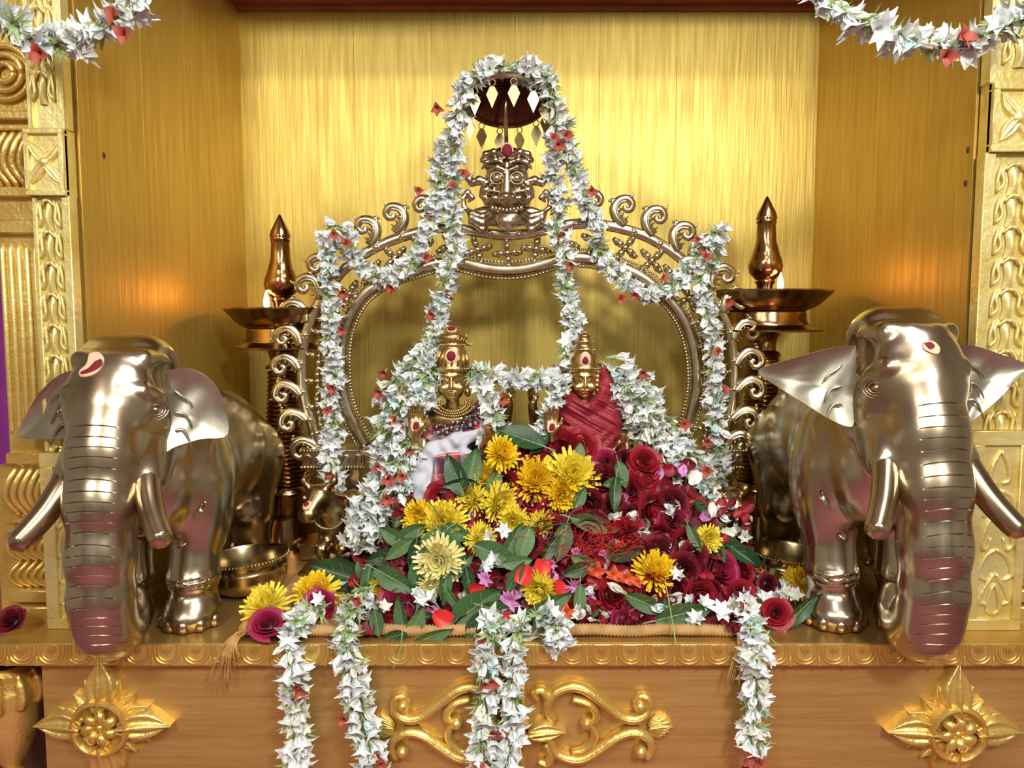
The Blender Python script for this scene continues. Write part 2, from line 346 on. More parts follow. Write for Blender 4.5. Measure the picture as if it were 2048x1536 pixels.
# ------------------------------------------------------------------ rounded solids: smooth-blended fields turned into one continuous surface
class Field:
    def __init__(self, lo, hi, h):
        self.lo = np.array(lo, float); self.h = h; n = np.ceil((np.array(hi)-self.lo)/h).astype(int)+1
        self.n = n; self.D = np.full(n, 1.0, dtype=np.float32)
        self.ax = [np.float32(self.lo[i]) + np.float32(h)*np.arange(n[i], dtype=np.float32) for i in range(3)]
    def _sl(self, a, b, mg):
        i0 = np.maximum(np.floor((np.minimum(a, b)-mg-self.lo)/self.h).astype(int), 0)
        i1 = np.minimum(np.ceil((np.maximum(a, b)+mg-self.lo)/self.h).astype(int)+1, self.n)
        return i0, i1
    def _mix(self, i0, i1, d, k, sub):
        sl = tuple(slice(a, b) for a, b in zip(i0, i1)); D = self.D[sl]
        if sub: D, d = -D, d
        if k > 0:
            hh = np.clip(0.5+0.5*(D-d)/k, 0, 1); r = D+(d-D)*hh-k*hh*(1-hh)
        else: r = np.minimum(D, d)
        self.D[sl] = -r if sub else r
    def ell(self, c, r, k=0.01, rot=None, sub=False):
        c = np.array(c, float); r = np.array(r if hasattr(r, '__len__') else (r,)*3, float)
        R = max(r) if rot is not None else r
        i0, i1 = self._sl(c-R, c+R, k+4*self.h)
        if np.any(i1 <= i0): return self
        X, Y, Z = np.meshgrid(*[self.ax[i][i0[i]:i1[i]]-np.float32(c[i]) for i in range(3)], indexing='ij')
        if rot is not None:
            M = np.array(rot.to_matrix() if hasattr(rot, 'to_matrix') else rot).T
            X, Y, Z = [M[j][0]*X+M[j][1]*Y+M[j][2]*Z for j in range(3)]
        a, b, e = X/r[0], Y/r[1], Z/r[2]; k0 = np.sqrt(a*a+b*b+e*e)
        k1 = np.sqrt((a/r[0])**2+(b/r[1])**2+(e/r[2])**2)+1e-9
        if sub: self._mix(i0, i1, (k0*(k0-1)/k1), k, True)
        else: self._mix(i0, i1, k0*(k0-1)/k1, k, False)
        return self
    def cap(self, a, b, ra, rb=None, k=0.01, sub=False):
        rb = ra if rb is None else rb; a = np.array(a, float); b = np.array(b, float)
        R = max(ra, rb); i0, i1 = self._sl(a, b, R+k+4*self.h)
        if np.any(i1 <= i0): return self
        X, Y, Z = np.meshgrid(*[self.ax[i][i0[i]:i1[i]]-np.float32(a[i]) for i in range(3)], indexing='ij')
        ba = b-a; L2 = float(ba@ba)+1e-12
        t = np.clip((X*ba[0]+Y*ba[1]+Z*ba[2])/L2, 0, 1)
        d = np.sqrt((X-t*ba[0])**2+(Y-t*ba[1])**2+(Z-t*ba[2])**2)-(ra+(rb-ra)*t)
        self._mix(i0, i1, d, k, sub); return self
    def chain(self, pts, rs, k=0.01, sub=False):
        if not hasattr(rs, '__len__'): rs = [rs]*len(pts)
        for i in range(len(pts)-1): self.cap(pts[i], pts[i+1], rs[i], rs[i+1], k, sub)
        return self
    def cut_below(self, z):
        self.D = np.maximum(self.D, np.float32(z)-self.ax[2][None, None, :]); return self
    def surf(self, smooth=1):
        D, lo, h = self.D, self.lo, self.h
        D[0], D[-1], D[:, 0], D[:, -1], D[:, :, 0], D[:, :, -1] = 1, 1, 1, 1, 1, 1
        s = D < 0
        cnt = np.zeros(tuple(np.array(D.shape)-1), dtype=np.int8)
        sl = (slice(0, -1), slice(1, None))
        for i in (0, 1):
            for j in (0, 1):
                for k in (0, 1): cnt += s[sl[i], sl[j], sl[k]]
        act = (cnt > 0) & (cnt < 8); I = np.argwhere(act)
        acc = np.zeros((len(I), 3)); num = np.zeros(len(I))
        cs = [(i, j, k) for i in (0, 1) for j in (0, 1) for k in (0, 1)]
        for a in cs:
            for ax in range(3):
                if a[ax]: continue
                b = list(a); b[ax] = 1
                da = D[I[:,0]+a[0], I[:,1]+a[1], I[:,2]+a[2]]; db = D[I[:,0]+b[0], I[:,1]+b[1], I[:,2]+b[2]]
                m = (da < 0) != (db < 0); t = np.where(m, da/np.where(m, da-db, 1), 0)
                p = np.tile(np.array(a, float), (len(I), 1)); p[:, ax] += t
                acc[m] += p[m]; num[m] += 1
        V = lo + (I + acc/num[:, None])*h
        idx = np.full(act.shape, -1, dtype=np.int64); idx[act] = np.arange(len(I)); Fs = []
        for ax in range(3):
            u, v = (ax+1) % 3, (ax+2) % 3
            s0 = [slice(1, -1)]*3; s1 = [slice(1, -1)]*3; s0[ax] = slice(0, -1); s1[ax] = slice(1, None)
            A = s[tuple(s0)]; B = s[tuple(s1)]; E = np.argwhere(A != B); inside = A[A != B]
            if not len(E): continue
            E = E + 1; E[:, ax] -= 1
            def cell(du, dv):
                q = E.copy(); q[:, u] += du; q[:, v] += dv; return idx[q[:,0], q[:,1], q[:,2]]
            Q = np.stack([cell(-1,-1), cell(0,-1), cell(0,0), cell(-1,0)], 1)
            Q[~inside] = Q[~inside][:, ::-1]; Fs.append(Q)
        F = np.concatenate(Fs)
        for _ in range(smooth):
            sm = np.zeros_like(V); c = np.zeros(len(V))
            for i in range(4):
                j = (i+1) % 4; np.add.at(sm, F[:, i], V[F[:, j]]); np.add.at(sm, F[:, j], V[F[:, i]])
                np.add.at(c, F[:, i], 1); np.add.at(c, F[:, j], 1)
            V = 0.5*V + 0.5*sm/np.maximum(c, 1)[:, None]
        return V, F
def bvh(V, F): return BVHTree.FromPolygons([tuple(v) for v in V], [tuple(int(i) for i in f) for f in F])

def patch(tree, outline, off, name, m, parent, default_y, rings=5, thick=0.0015):
    """paste or cloth laid on a surface: a blob outline (pixels) dropped on it"""
    n = len(outline); cx = sum(p[0] for p in outline)/n; cy = sum(p[1] for p in outline)/n
    sm = spline([Vector((p[0], p[1], 0)) for p in outline]+[Vector((outline[0][0], outline[0][1], 0))], 4)[:-1]; n = len(sm)
    def hit(x, y):
        d = ray(x, y).normalized(); h = tree.ray_cast(CAM, d)
        return h[0] if h[0] is not None else None
    c0 = hit(cx, cy) or P(cx, cy, default_y); vs = [c0]; last = [c0]*n
    for r in range(1, rings+1):
        for k, q in enumerate(sm):
            f = r/rings; p = hit(cx+(q.x-cx)*f, cy+(q.y-cy)*f)
            if p is None or (p-last[k]).length > 0.03: p = last[k]
            vs.append(p); last[k] = p
    vs = [v - ray(cx, cy).normalized()*off for v in vs]
    fs = [(0, 1+k, 1+(k+1) % n) for k in range(n)]
    for r in range(rings-1):
        a = 1+r*n; b = a+n
        fs += [(a+k, b+k, b+(k+1) % n, a+(k+1) % n) for k in range(n)]
    nv = len(vs); back = [v + ray(cx, cy).normalized()*(off+thick) for v in vs]
    fs2 = [tuple(i+nv for i in reversed(f)) for f in fs]; e = 1+(rings-1)*n
    side = [(e+k, e+k+nv, e+(k+1) % n+nv, e+(k+1) % n) for k in range(n)]
    return MB().add(vs+back, fs+fs2+side).build(name, m, parent, smooth=True)
# ================================================================== the setting
YB = 0.64                                   # back wall of the niche
XL0, XL1 = P(160, 650, 0.055).x - 0.004, P(495, 620, YB).x
XR0, XR1 = P(1948, 640, 0.055).x + 0.004, P(1621, 620, YB).x
ZC = P(760, 16, YB).z                       # niche ceiling
def plank(a, b, z0, z1, th, nrm, name, m, parent):
    a = Vector((a[0], a[1], 0)); b = Vector((b[0], b[1], 0)); n = Vector((nrm[0], nrm[1], 0)).normalized()
    d = (b-a).normalized(); e = 0.0010
    mb = MB(); o = wloc(parent)
    L = (b-a).length; hw = L/2; c = (a+b)/2 - n*(th/2)
    mb.box((-hw, -th/2, z0), (hw, th/2, z1), 0.00035)
    M = Matrix.Rotation(math.atan2(d.y, d.x), 4, 'Z')
    mb.v = [tuple(M @ Vector(v) + c) for v in mb.v]
    return mb.build(name, m, parent)
# back wall
wb = MB().box((XL1-0.05, YB+0.004, -0.03), (XR1+0.05, YB+0.03, ZC+0.05)).build('wall_back', 'gold_wall'); tag(wb, kind='structure')
seams = [P(p_, 620, YB).x for p_ in (488, 716, 868, 1030, 1195, 1345, 1500, 1626)]
for i in range(len(seams)-1):
    plank((seams[i], YB), (seams[i+1], YB), 0, ZC, 0.004, (0, -1), 'plank', 'gold_wall', wb).location.y -= 0.0
def side(name, x0, x1, sg, fr):
    A = Vector((x0, 0.082, 0)); B = Vector((x1, YB+0.002, 0))
    n = Vector((sg*(B-A).y, -sg*(B-A).x, 0)).normalized()     # faces into the niche
    mb = MB(); T = n*-0.025
    mb.add([A-n*.0045, B-n*.0045, B+T, A+T, A-n*.0045+Vector((0,0,ZC+.1)), B-n*.0045+Vector((0,0,ZC+.1)), B+T+Vector((0,0,ZC+.1)), A+T+Vector((0,0,ZC+.1))],
           [(0,3,2,1),(4,5,6,7),(0,1,5,4),(1,2,6,5),(2,3,7,6),(3,0,4,7)])
    o = mb.build(name, 'gold_side'); tag(o, kind='structure')
    for f0, f1 in zip(fr, fr[1:]):
        p, q = A.lerp(B, f0), A.lerp(B, f1)
        plank((p.x, p.y), (q.x, q.y), 0, ZC+0.09, 0.004, (n.x, n.y), 'plank', 'gold_side', o)
    return o
wl = side('wall_left', XL0, XL1, 1, (0, 0.30, 0.56, 1))
wr = side('wall_right', XR0, XR1, -1, (0, 0.36, 0.72, 1))
for (px, py) in ((208, 311), (1936, 300), (1931, 367)):       # old nail holes in the side boards
    d = ray(px, py); t_ = None
    (x0, x1) = (XL0, XL1) if px < 1024 else (XR0, XR1); lo_, hi_ = 0.0, 3.0
    for _ in range(40):
        t_ = (lo_+hi_)/2; p = CAM+d*t_; wx = x0+(x1-x0)*(p.y-0.082)/(YB-0.082)
        if (abs(p.x) < abs(wx)): lo_ = t_
        else: hi_ = t_
    mb = MB(); mb.ball(CAM+d*t_, (0.0015, 0.004, 0.005), 8, 5); mb.build('nail_hole', 'nail_hole', wl if px < 1024 else wr)
cl = MB().box((XL1-0.08, 0.30, ZC), (XR1+0.06, YB+0.03, ZC+0.02)).build('ceiling', 'ceiling_red'); tag(cl, kind='structure')
tr = MB().box((XL1-0.02, YB-0.022, ZC-0.008), (XR1+0.01, YB-0.002, ZC+0.004), 0.002).build('trim_1', 'ceiling_red'); tag(tr, kind='structure')
# the hall the niche looks into (behind the photographer; it is what the brass mirrors)
def st(name, a, b, m): return tag(MB().box(a, b).build(name, m), kind='structure')
st('floor', (-3.2, -5.2, -0.95), (3.2, 0.9, -0.90), 'hall_floor')
st('wall_hall_rear', (-3.2, -5.2, -0.90), (3.2, -5.1, 2.6), 'hall_wall')
st('wall_hall_left', (-3.2, -5.1, -0.90), (-3.1, 0.9, 2.6), 'hall_wall')
st('wall_hall_right', (3.1, -5.1, -0.90), (3.2, 0.9, 2.6), 'hall_wall')
st('wall_hall_back', (-3.1, 0.80, -0.90), (3.1, 0.9, 2.6), 'hall_wall')
for x_ in (-2.2, -0.9, 1.1, 2.3): st('wall_reflection_panel', (x_-.22, -5.09, -.9), (x_+.22, -5.05, 1.9), 'reflected_green')  # unseen green panels, added to give the brass its greenish reflection streaks
st('ceiling_hall', (-3.2, -5.2, 2.6), (3.2, 0.9, 2.7), 'hall_ceiling')

# ------------------------------------------------------------------ the altar the figures stand on
altar = thing('altar_platform', (0, 0.3, -0.62), 'gold painted wooden altar platform with scalloped edge and carved front', 'altar')
MB().box((-0.80, 0.0, -0.031), (0.80, YB+0.03, 0.0), 0.0015).build('top_slab', 'gold_top', altar)
XF0 = P(88, 1420, 0.012).x
MB().box((-0.95, 0.14, -0.62), (XF0-.001, 0.16, -0.0315)).build('side_board', 'side_maroon', altar)
MB().box((XF0, 0.012, -0.62), (0.84, 0.40, -0.0315)).build('front_panel', 'gold_fascia', altar)
MB().box((-0.80, -0.004, -0.0305), (0.80, 0.0015, -0.0005), 0.001).build('edge_band', 'gold_carved', altar)
pit = 0.0388
ms = MB()
for rr, tw in ((0.0172, 0.0016), (0.0125, 0.0012)):
    pts = [Vector((rr*math.cos(a), -0.0045, -0.0105 + rr*1.0*math.sin(a))) for a in [math.pi + math.pi*i/14 for i in range(15)]]
    pts = [Vector((-rr, -0.0045, -0.001))] + pts + [Vector((rr, -0.0045, -0.001))]
    ms.tube(pts, tw, 6, flat=(1, 1.3))
for dx in (-0.006, -0.002, 0.002, 0.006):
    ms.tube([(dx*1.1, -0.0045, -0.002), (dx*0.8, -0.005, -0.009), (dx*0.55, -0.0045, -0.0165+abs(dx)*0.6)], [0.0008, 0.0013, 0.0003], 6)
ms.tube([(pit/2, -0.0045, -0.029), (pit/2, -0.005, -0.022), (pit/2, -0.0045, -0.0165)], [0.003, 0.0022, 0.0004], 6)
sc_me = ms.mesh('scallop', 'gold_carved', 'auto')
for i in range(-20, 21):
    link('scallop', sc_me, altar, Vector((i*pit+0.004, 0, 0)) - altar.location)

def leaf_relief(L, W, T, ribs=True):        # a carved pointed leaf lying in the x-z plane, root at 0, pointing +z, raised towards -y
    mb = MB()
    def fn(u, v):
        z = u*L; w_ = W*math.sin(math.pi*min(1, u*0.92+0.08))**0.75*(1-u**4*0.75); s = v*2-1
        h_ = T*(1-0.55*abs(s)**2) + T*0.28*math.cos(s*3.2*math.pi)*(1-u*0.5)
        return (s*w_, -max(h_, 0)*(1-0.35*u) if abs(s) < 0.99 else 0.004, z)
    mb.grid(fn, 12, 15); return mb.mesh('carved_leaf', 'gold_carved', True)
LEAF_BIG = leaf_relief(0.070, 0.027, 0.026); LEAF_MID = leaf_relief(0.054, 0.0185, 0.023); LEAF_SM = leaf_relief(0.026, 0.0085, 0.008)
def medallion(px, py, lab):
    c = P(px, py, 0.012)
    mb = MB(); q = Quaternion((1, 0, 0), math.pi/2)
    mb.lathe([(0.040, 0), (0.040, 0.022), (0.038, 0.027), (0.0345, 0.028), (0.0315, 0.023), (0.030, 0.016), (0, 0.015)], c, 40, q)
    d = mb.build('medallion', 'gold_carved', altar, label=lab)
    def put(name, me, ang, r0, y, s=1.0):
        a = math.radians(ang); o = link(name, me, d, c + Vector((math.sin(a)*r0, y, math.cos(a)*r0)) - wloc(d), Quaternion((0, 1, 0), a), s)
        return o
    for k in range(4): put('carved_leaf', LEAF_BIG, k*90, 0.024, 0.0, 1.0 if k % 2 == 0 else .98)
    for k in range(4):
        for dd in (-21, 21): put('carved_leaf', LEAF_MID, k*90+dd+0, 0.026, 0.001, 0.74)
        put('carved_leaf', LEAF_MID, k*90+45, 0.024, 0.001, 0.62)
    for k in range(7):
        a = 2*math.pi*k/7+.3; MB().tube(spline([c+Vector((math.cos(a+q*.35)*r_, -.015-h_, math.sin(a+q*.35)*r_)) for q, r_, h_ in ((0, .004, .003), (.3, .012, .009), (.8, .020, .008), (1.1, .026, .001))], 4), [.002, .0032, .0044, .0056, .0064, .0068, .007, .0069, .0066, .006, .005, .0036, .0015], 10, flat=(1, .8), up=(0, 1, 0)).build('flower_petal', 'gold_carved', d, smooth=True)
    MB().ball(c+Vector((0, -0.021, 0)), (0.006, 0.005, 0.006), 12, 8).build('boss', 'gold_carved', d)
medallion(216, 1440, 'carved diamond medallion below the left elephant'); medallion(1898, 1452, 'carved diamond medallion below the right elephant')

# scroll carving in the middle of the front
def zc(x, y): return (840+0.2539*x, 1160+0.2539*y)
scroll = link('scroll_carving', MB().ball(P(1043, 1455, 0.010), (0.012, 0.012, 0.012), 14, 8).mesh('scroll_carving', 'gold_carved', True, P(1043, 1455, 0.012)), altar, P(1043, 1455, 0.012)-altar.location)
SC = [([(1060,1110),(1000,1010),(1050,890),(1180,830),(1310,860),(1450,965),(1580,1065),(1700,1085),(1790,1030),(1800,940),(1740,905),(1690,960)], 30),
      ([(1010,1235),(1060,1345),(1180,1400),(1300,1390),(1430,1310),(1570,1215),(1700,1190),(1800,1245),(1822,1330),(1780,1400)], 30),
      ([(1200,930),(1320,965),(1385,1040),(1370,1100),(1320,1115)], 24), ([(1320,1110),(1370,1180),(1365,1260),(1290,1330),(1190,1350)], 22),
      ([(1000,1020),(1010,930),(960,860),(900,880),(930,940)], 24), ([(985,1280),(1030,1370),(1000,1440),(930,1420)], 24)]
def px_strip(px, wd, flip, y0=0.006):
    out = []
    for (a, b) in px:
        x, y = zc(a, b)
        if flip: x = 2*1043-x
        out.append(P(x, y, y0))
    return out
for fl in (False, True):
    for pts, wd in SC:
        sp = spline(px_strip(pts, wd, fl), 5); n = len(sp); s = 0.2539*0.68e-3
        mb = MB(); ra = [wd*s*1.55*(0.62+0.38*math.sin(math.pi*min(1, 0.12+0.88*i/(n-1)))) for i in range(n)]
        mb.tube(sp, ra, 10, flat=(1, 1.5), up=(0, 1, 0))
        mb.tube([p+Vector((0, -ra[i]*1.35, 0)) for i, p in enumerate(sp)], [r*0.22 for r in ra], 6)
        mb.build('scroll', 'gold_carved', scroll, smooth=True)
    for (a, b) in ((1730, 985), (1735, 1345), (1310, 1120)):
        x, y = zc(a, b); x = 2*1043-x if fl else x
        MB().ball(P(x, y, 0.004), (0.009, 0.013, 0.0095), 14, 9).build('boss', 'gold_carved', scroll, smooth=True)
    x, y = zc(1800, 1140); x = 2*1043-x if fl else x; c = P(x, y, 0.010)
    for k in range(7):
        a = math.radians(90+(k-3)*15)*(-1 if fl else 1)
        link('fan_leaf', LEAF_SM, scroll, c-wloc(scroll), Quaternion((0, 1, 0), a), 1.25-abs(k-3)*0.09)
    x, y = zc(850, 1160); x = 2*1043-x if fl else x
    link('carved_leaf', LEAF_MID, scroll, P(x, y, 0.008)-wloc(scroll), Quaternion((0, 1, 0), math.radians(-90 if fl else 90)), 0.95)
for a in (0, 180): link('carved_leaf', LEAF_MID, scroll, P(1028, 1452+(-25 if a == 0 else 25), 0.008)-wloc(scroll), Quaternion((0, 1, 0), math.radians(a)), 1.1)

# ------------------------------------------------------------------ carved pillars at the niche mouth
def bud_mesh(W, H):
    mb = MB()
    mb.grid(lambda u, v: ((v*2-1)*W*0.19*(0.55+0.75*abs(u-0.45)), -0.0015-0.0075*math.cos((v-.5)*math.pi)*math.sin(math.pi*(0.12+u*0.8)), H*(u*0.92)), 9, 7)
    for s in (-1, 1):
        mb.tube(spline([(s*W*.20, -.002, H*.98), (s*W*.34, -.004, H*.72), (s*W*.30, -.005, H*.36), (s*W*.46, -.003, H*.12)], 4), [0.0026]*6+[0.0022]*6+[0.0012], 6)
        mb.tube(spline([(s*W*.46, -.002, H*.10), (s*W*.48, -.005, H*.5), (s*W*.36, -.004, H*.95)], 4), 0.0021, 6)
        mb.tube(spline([(0, -.006, H*.98), (s*W*.13, -.007, H*.94), (s*W*.25, -.004, H*.80)], 3), 0.0022, 6)
    return mb.mesh('carved_bud', 'gold_pillar', True)
def petal_block(x0, x1, z0, z1, yf, par):
    w_, h_ = x1-x0, z1-z0; mb = MB(); t = 0.13*w_
    mb.box((x0, yf+0.006, z0), (x1, yf+0.03, z1))
    for a, b in (((x0, yf, z0), (x1, yf+.012, z0+t)), ((x0, yf, z1-t), (x1, yf+.012, z1)), ((x0, yf, z0+t), (x0+t, yf+.012, z1-t)), ((x1-t, yf, z0+t), (x1, yf+.012, z1-t))):
        mb.box(a, b, 0.001)
    blk = mb.build('flower_block', 'gold_pillar', par); c = Vector(((x0+x1)/2, yf+0.006, (z0+z1)/2))
    me = leaf_relief(h_*0.44, w_*0.17, 0.007); me.materials.clear(); me.materials.append(MATS['gold_pillar'])
    for k in range(4): link('flower_petal', me, blk, c-wloc(blk), Quaternion((0, 1, 0), math.radians(38 if k == 0 else 142 if k == 1 else 218 if k == 2 else 322)))
    MB().ball(c, (w_*.15, .010, w_*.15), 14, 8).build('boss', 'gold_pillar', blk, smooth=True)
def pillar(x0, x1, inner, zb0, zb1, yf, lab, base):
    """inner: +1 when the niche lies to the right"""
    r = thing('carved_pillar', ((x0+x1)/2, yf+0.03, 0), lab, 'pillar')
    w_ = x1-x0; e = w_*0.22
    ex0, ex1 = (x1-e, x1) if inner > 0 else (x0, x0+e); sx0, sx1 = (x0, x1-e) if inner > 0 else (x0+e, x1)
    for z0, z1 in ((0.0, zb0), (zb1, 1.05)):
        MB().box((sx0, yf+0.008, z0), (sx1, yf+0.026, z1)).build('shaft', 'gold_pillar', r)
        MB().box((ex0, yf, z0), (ex1, yf+0.020, z1), 0.0012).build('edge_strip', 'gold_pillar', r)
        MB().box((sx0 if inner > 0 else sx1-0.006, yf+0.001, z0), (sx0+0.006 if inner > 0 else sx1, yf+0.01, z1), 0.001).build('edge_strip', 'gold_pillar', r)
    W = sx1-sx0-0.008; H = 0.042; me = bud_mesh(W, H)
    z = base+0.004
    while z < 0.95:
        if z+H < zb0+0.003 or z > zb1-0.002: link('carved_bud', me, r, Vector(((sx0+sx1)/2, yf+0.008, z))-wloc(r))
        z += H
    petal_block(x0-(0.004 if inner > 0 else -0.004), x1-(0.002 if inner > 0 else -0.006), zb0, zb1, yf-0.006, r)
    return r
yf = 0.055
pl = pillar(P(62, 400, yf).x, P(150, 650, yf).x, 1, P(90, 392, yf).z, P(90, 258, yf).z, yf, 'carved gold pillar with bud chain beside the left elephant', 0.17)
pr = pillar(P(1958, 560, yf).x, P(2062, 560, yf).x, -1, P(2000, 305, yf).z, P(2000, 166, yf).z, yf, 'carved gold pillar with bud chain beside the right elephant', 0.26)
def base_panel(x0, x1, z1, yf, par):
    mb = MB(); t = 0.012; mb.box((x0, yf+.006, 0), (x1, yf+.05, z1))
    for a, b in (((x0, yf, 0), (x1, yf+.012, .016)), ((x0, yf, z1-.02), (x1, yf+.012, z1)), ((x0, yf, .016), (x0+t+.006, yf+.012, z1-.02)), ((x1-t, yf, .016), (x1, yf+.012, z1-.02))): mb.box(a, b, .001)
    o = mb.build('base_panel', 'gold_pillar', par); cx = (x0+x1+.006)/2; W = (x1-x0-.03)/2; H = z1-.036; Y = yf+.005
    sp = []
    for s in (-1, 1):
        for pts in ([(0, .97), (.45, .88), (.5, .80), (.15, .78)], [(.1, .74), (.75, .70), (.85, .60), (.45, .62)], [(0, .60), (.5, .56), (.9, .44), (.55, .40), (.35, .47)],
                    [(0, .40), (.6, .36), (.95, .26), (.5, .22)], [(.05, .26), (.55, .18), (.85, .10), (.3, .08)], [(0, .02), (.35, .06), (.2, .16), (0, .2)]):
            sp.append([Vector((cx+s*a*W, Y, .016+b*H)) for a, b in pts])
    for q in sp:
        c = spline(q, 5); n = len(c); MB().tube(c, [0.0034*(0.4+0.6*math.sin(math.pi*(0.15+0.8*i/n))) for i in range(n)], 8, flat=(1, .9), up=(0, 1, 0)).build('scroll', 'gold_pillar', o, smooth=True)
base_panel(P(1928, 1240, 0.04).x, P(2042, 1240, 0.04).x, P(1980, 862, 0.04).z, 0.04, pr)
base_panel(P(98, 1240, 0.05).x, P(178, 1240, 0.05).x, P(120, 905, 0.05).z, 0.045, pl)

# outer column at the picture's left edge: bands, rosette, fluting, leaf mouldings
def outer_column(x0, x1, sgn, lab):
    y0 = 0.085; r = thing('carved_column', ((x0+x1)/2, y0+0.03, 0), lab, 'column')
    def zz(py): return P(30, py, y0).z
    MB().box((x0, y0+0.006, 0.0), (x1, y0+0.05, 1.05)).build('shaft', 'gold_carved', r)
    MB().box((x0-.03 if sgn < 0 else x0, y0+0.010, 0.0), (x1, y0+0.05, zz(935)), .003).build('base_block', 'gold_carved', r)
    for a, b, dy in ((440, 468, .012), (375, 395, .012), (250, 262, .012), (225, 243, .018), (905, 928, .012), (1035, 1045, .014), (1175, 1200, .018), (1205, 1250, .024), (1050, 1062, .02)):
        MB().box((x0, y0+0.006-dy, zz(b)), (x1, y0+0.02, zz(a)), 0.002).build('moulding', 'gold_carved', r)
    for k in range(6):
        x = x0+(x1-x0)*(k+.5)/6
        MB().tube([(x, y0+.006, zz(868)), (x, y0+.004, zz(860)), (x, y0+.004, zz(500)), (x, y0+.006, zz(485))], [.001, .0035, .0035, .0005], 8).build('rib', 'gold_pillar', r, smooth=True)
    for a, b in ((935, 1030), (1065, 1120), (1122, 1172), (262, 372)):
        for k in range(6):
            x = x0+(x1-x0)*(k+.5)/6; h_ = zz(a)-zz(b)
            MB().tube(spline([(x+.006, y0+.004, zz(b)), (x-.007, y0-.006, zz(b)+h_*.35), (x-.002, y0-.008, zz(b)+h_*.7), (x+.006, y0+.002, zz(a))], 4), [.004]*12+[.002], 8, flat=(1.2, .8)).build('carved_leaf', 'gold_carved', r, smooth=True)
    cx = P(8, 145, y0).x if sgn < 0 else (x0+x1)/2; c = Vector((cx, y0+.004, zz(145)))
    for rr in (.036, .024, .012):
        MB().tube([c+Vector((rr*math.cos(a), -0.004, rr*math.sin(a))) for a in [2*math.pi*i/28 for i in range(29)]], .0042, 8).build('rosette_ring', 'gold_carved', r, smooth=True)
    return r
outer_column(P(7, 760, .085).x, P(62, 400, yf).x-0.002, -1, 'ornate gold column with ribs and rosette at the left picture edge')
outer_column(P(2062, 560, yf).x+0.002, 0.83, 1, 'narrow strip of ornate gold column at the right picture edge')
# turned gold leg under the altar's left end
mb = MB(); c = P(28, 1440, 0.05); k = 0.00072
mb.lathe([(r_*k, -(y_-1440)*k) for r_, y_ in ((40, 1322), (52, 1335), (50, 1352), (58, 1368), (60, 1385), (55, 1395), (56, 1410), (52, 1440), (44, 1475), (30, 1510), (18, 1528), (14, 1536), (24, 1548), (26, 1560), (20, 1580), (34, 1640), (38, 1720), (22, 1800), (30, 1900), (30, 2180), (0, 2180))], (c.x-0.006, c.y, c.z), 36)
leg = mb.build('turned_leg', 'gold_carved'); tag(leg, 'turned gold urn-shaped leg under the altar at bottom left', 'leg')
for j in range(10):
    a = 2*math.pi*j/10; q = Vector((math.cos(a), math.sin(a), 0)); cc = Vector((c.x-.006, c.y, c.z))
    MB().tube(spline([cc+q*.040+Vector((0,0,.030)), cc+q*.046+Vector((0,0,.045)), cc+q*.042+Vector((0,0,.066)), cc+q*.034+Vector((0,0,.078))], 4), [.007]*9+[.004]*3+[.001], 8).build('carved_leaf', 'gold_carved', leg, smooth=True)
# a strip of magenta cloth hanging behind the left column's outer edge
def cl_fn(u, v): 
    p = P(-60+v*90, 520+u*740, 0.30); return (p.x, 0.30+0.012*math.sin(v*9), p.z)
mcl = MB().grid(cl_fn, 12, 10); mcl = mcl.build('magenta_cloth', 'magenta_cloth', smooth=True); mcl.modifiers.new('thickness', 'SOLIDIFY').thickness = 0.003
tag(mcl, 'magenta cloth seen in the gap at the left picture edge', 'cloth')
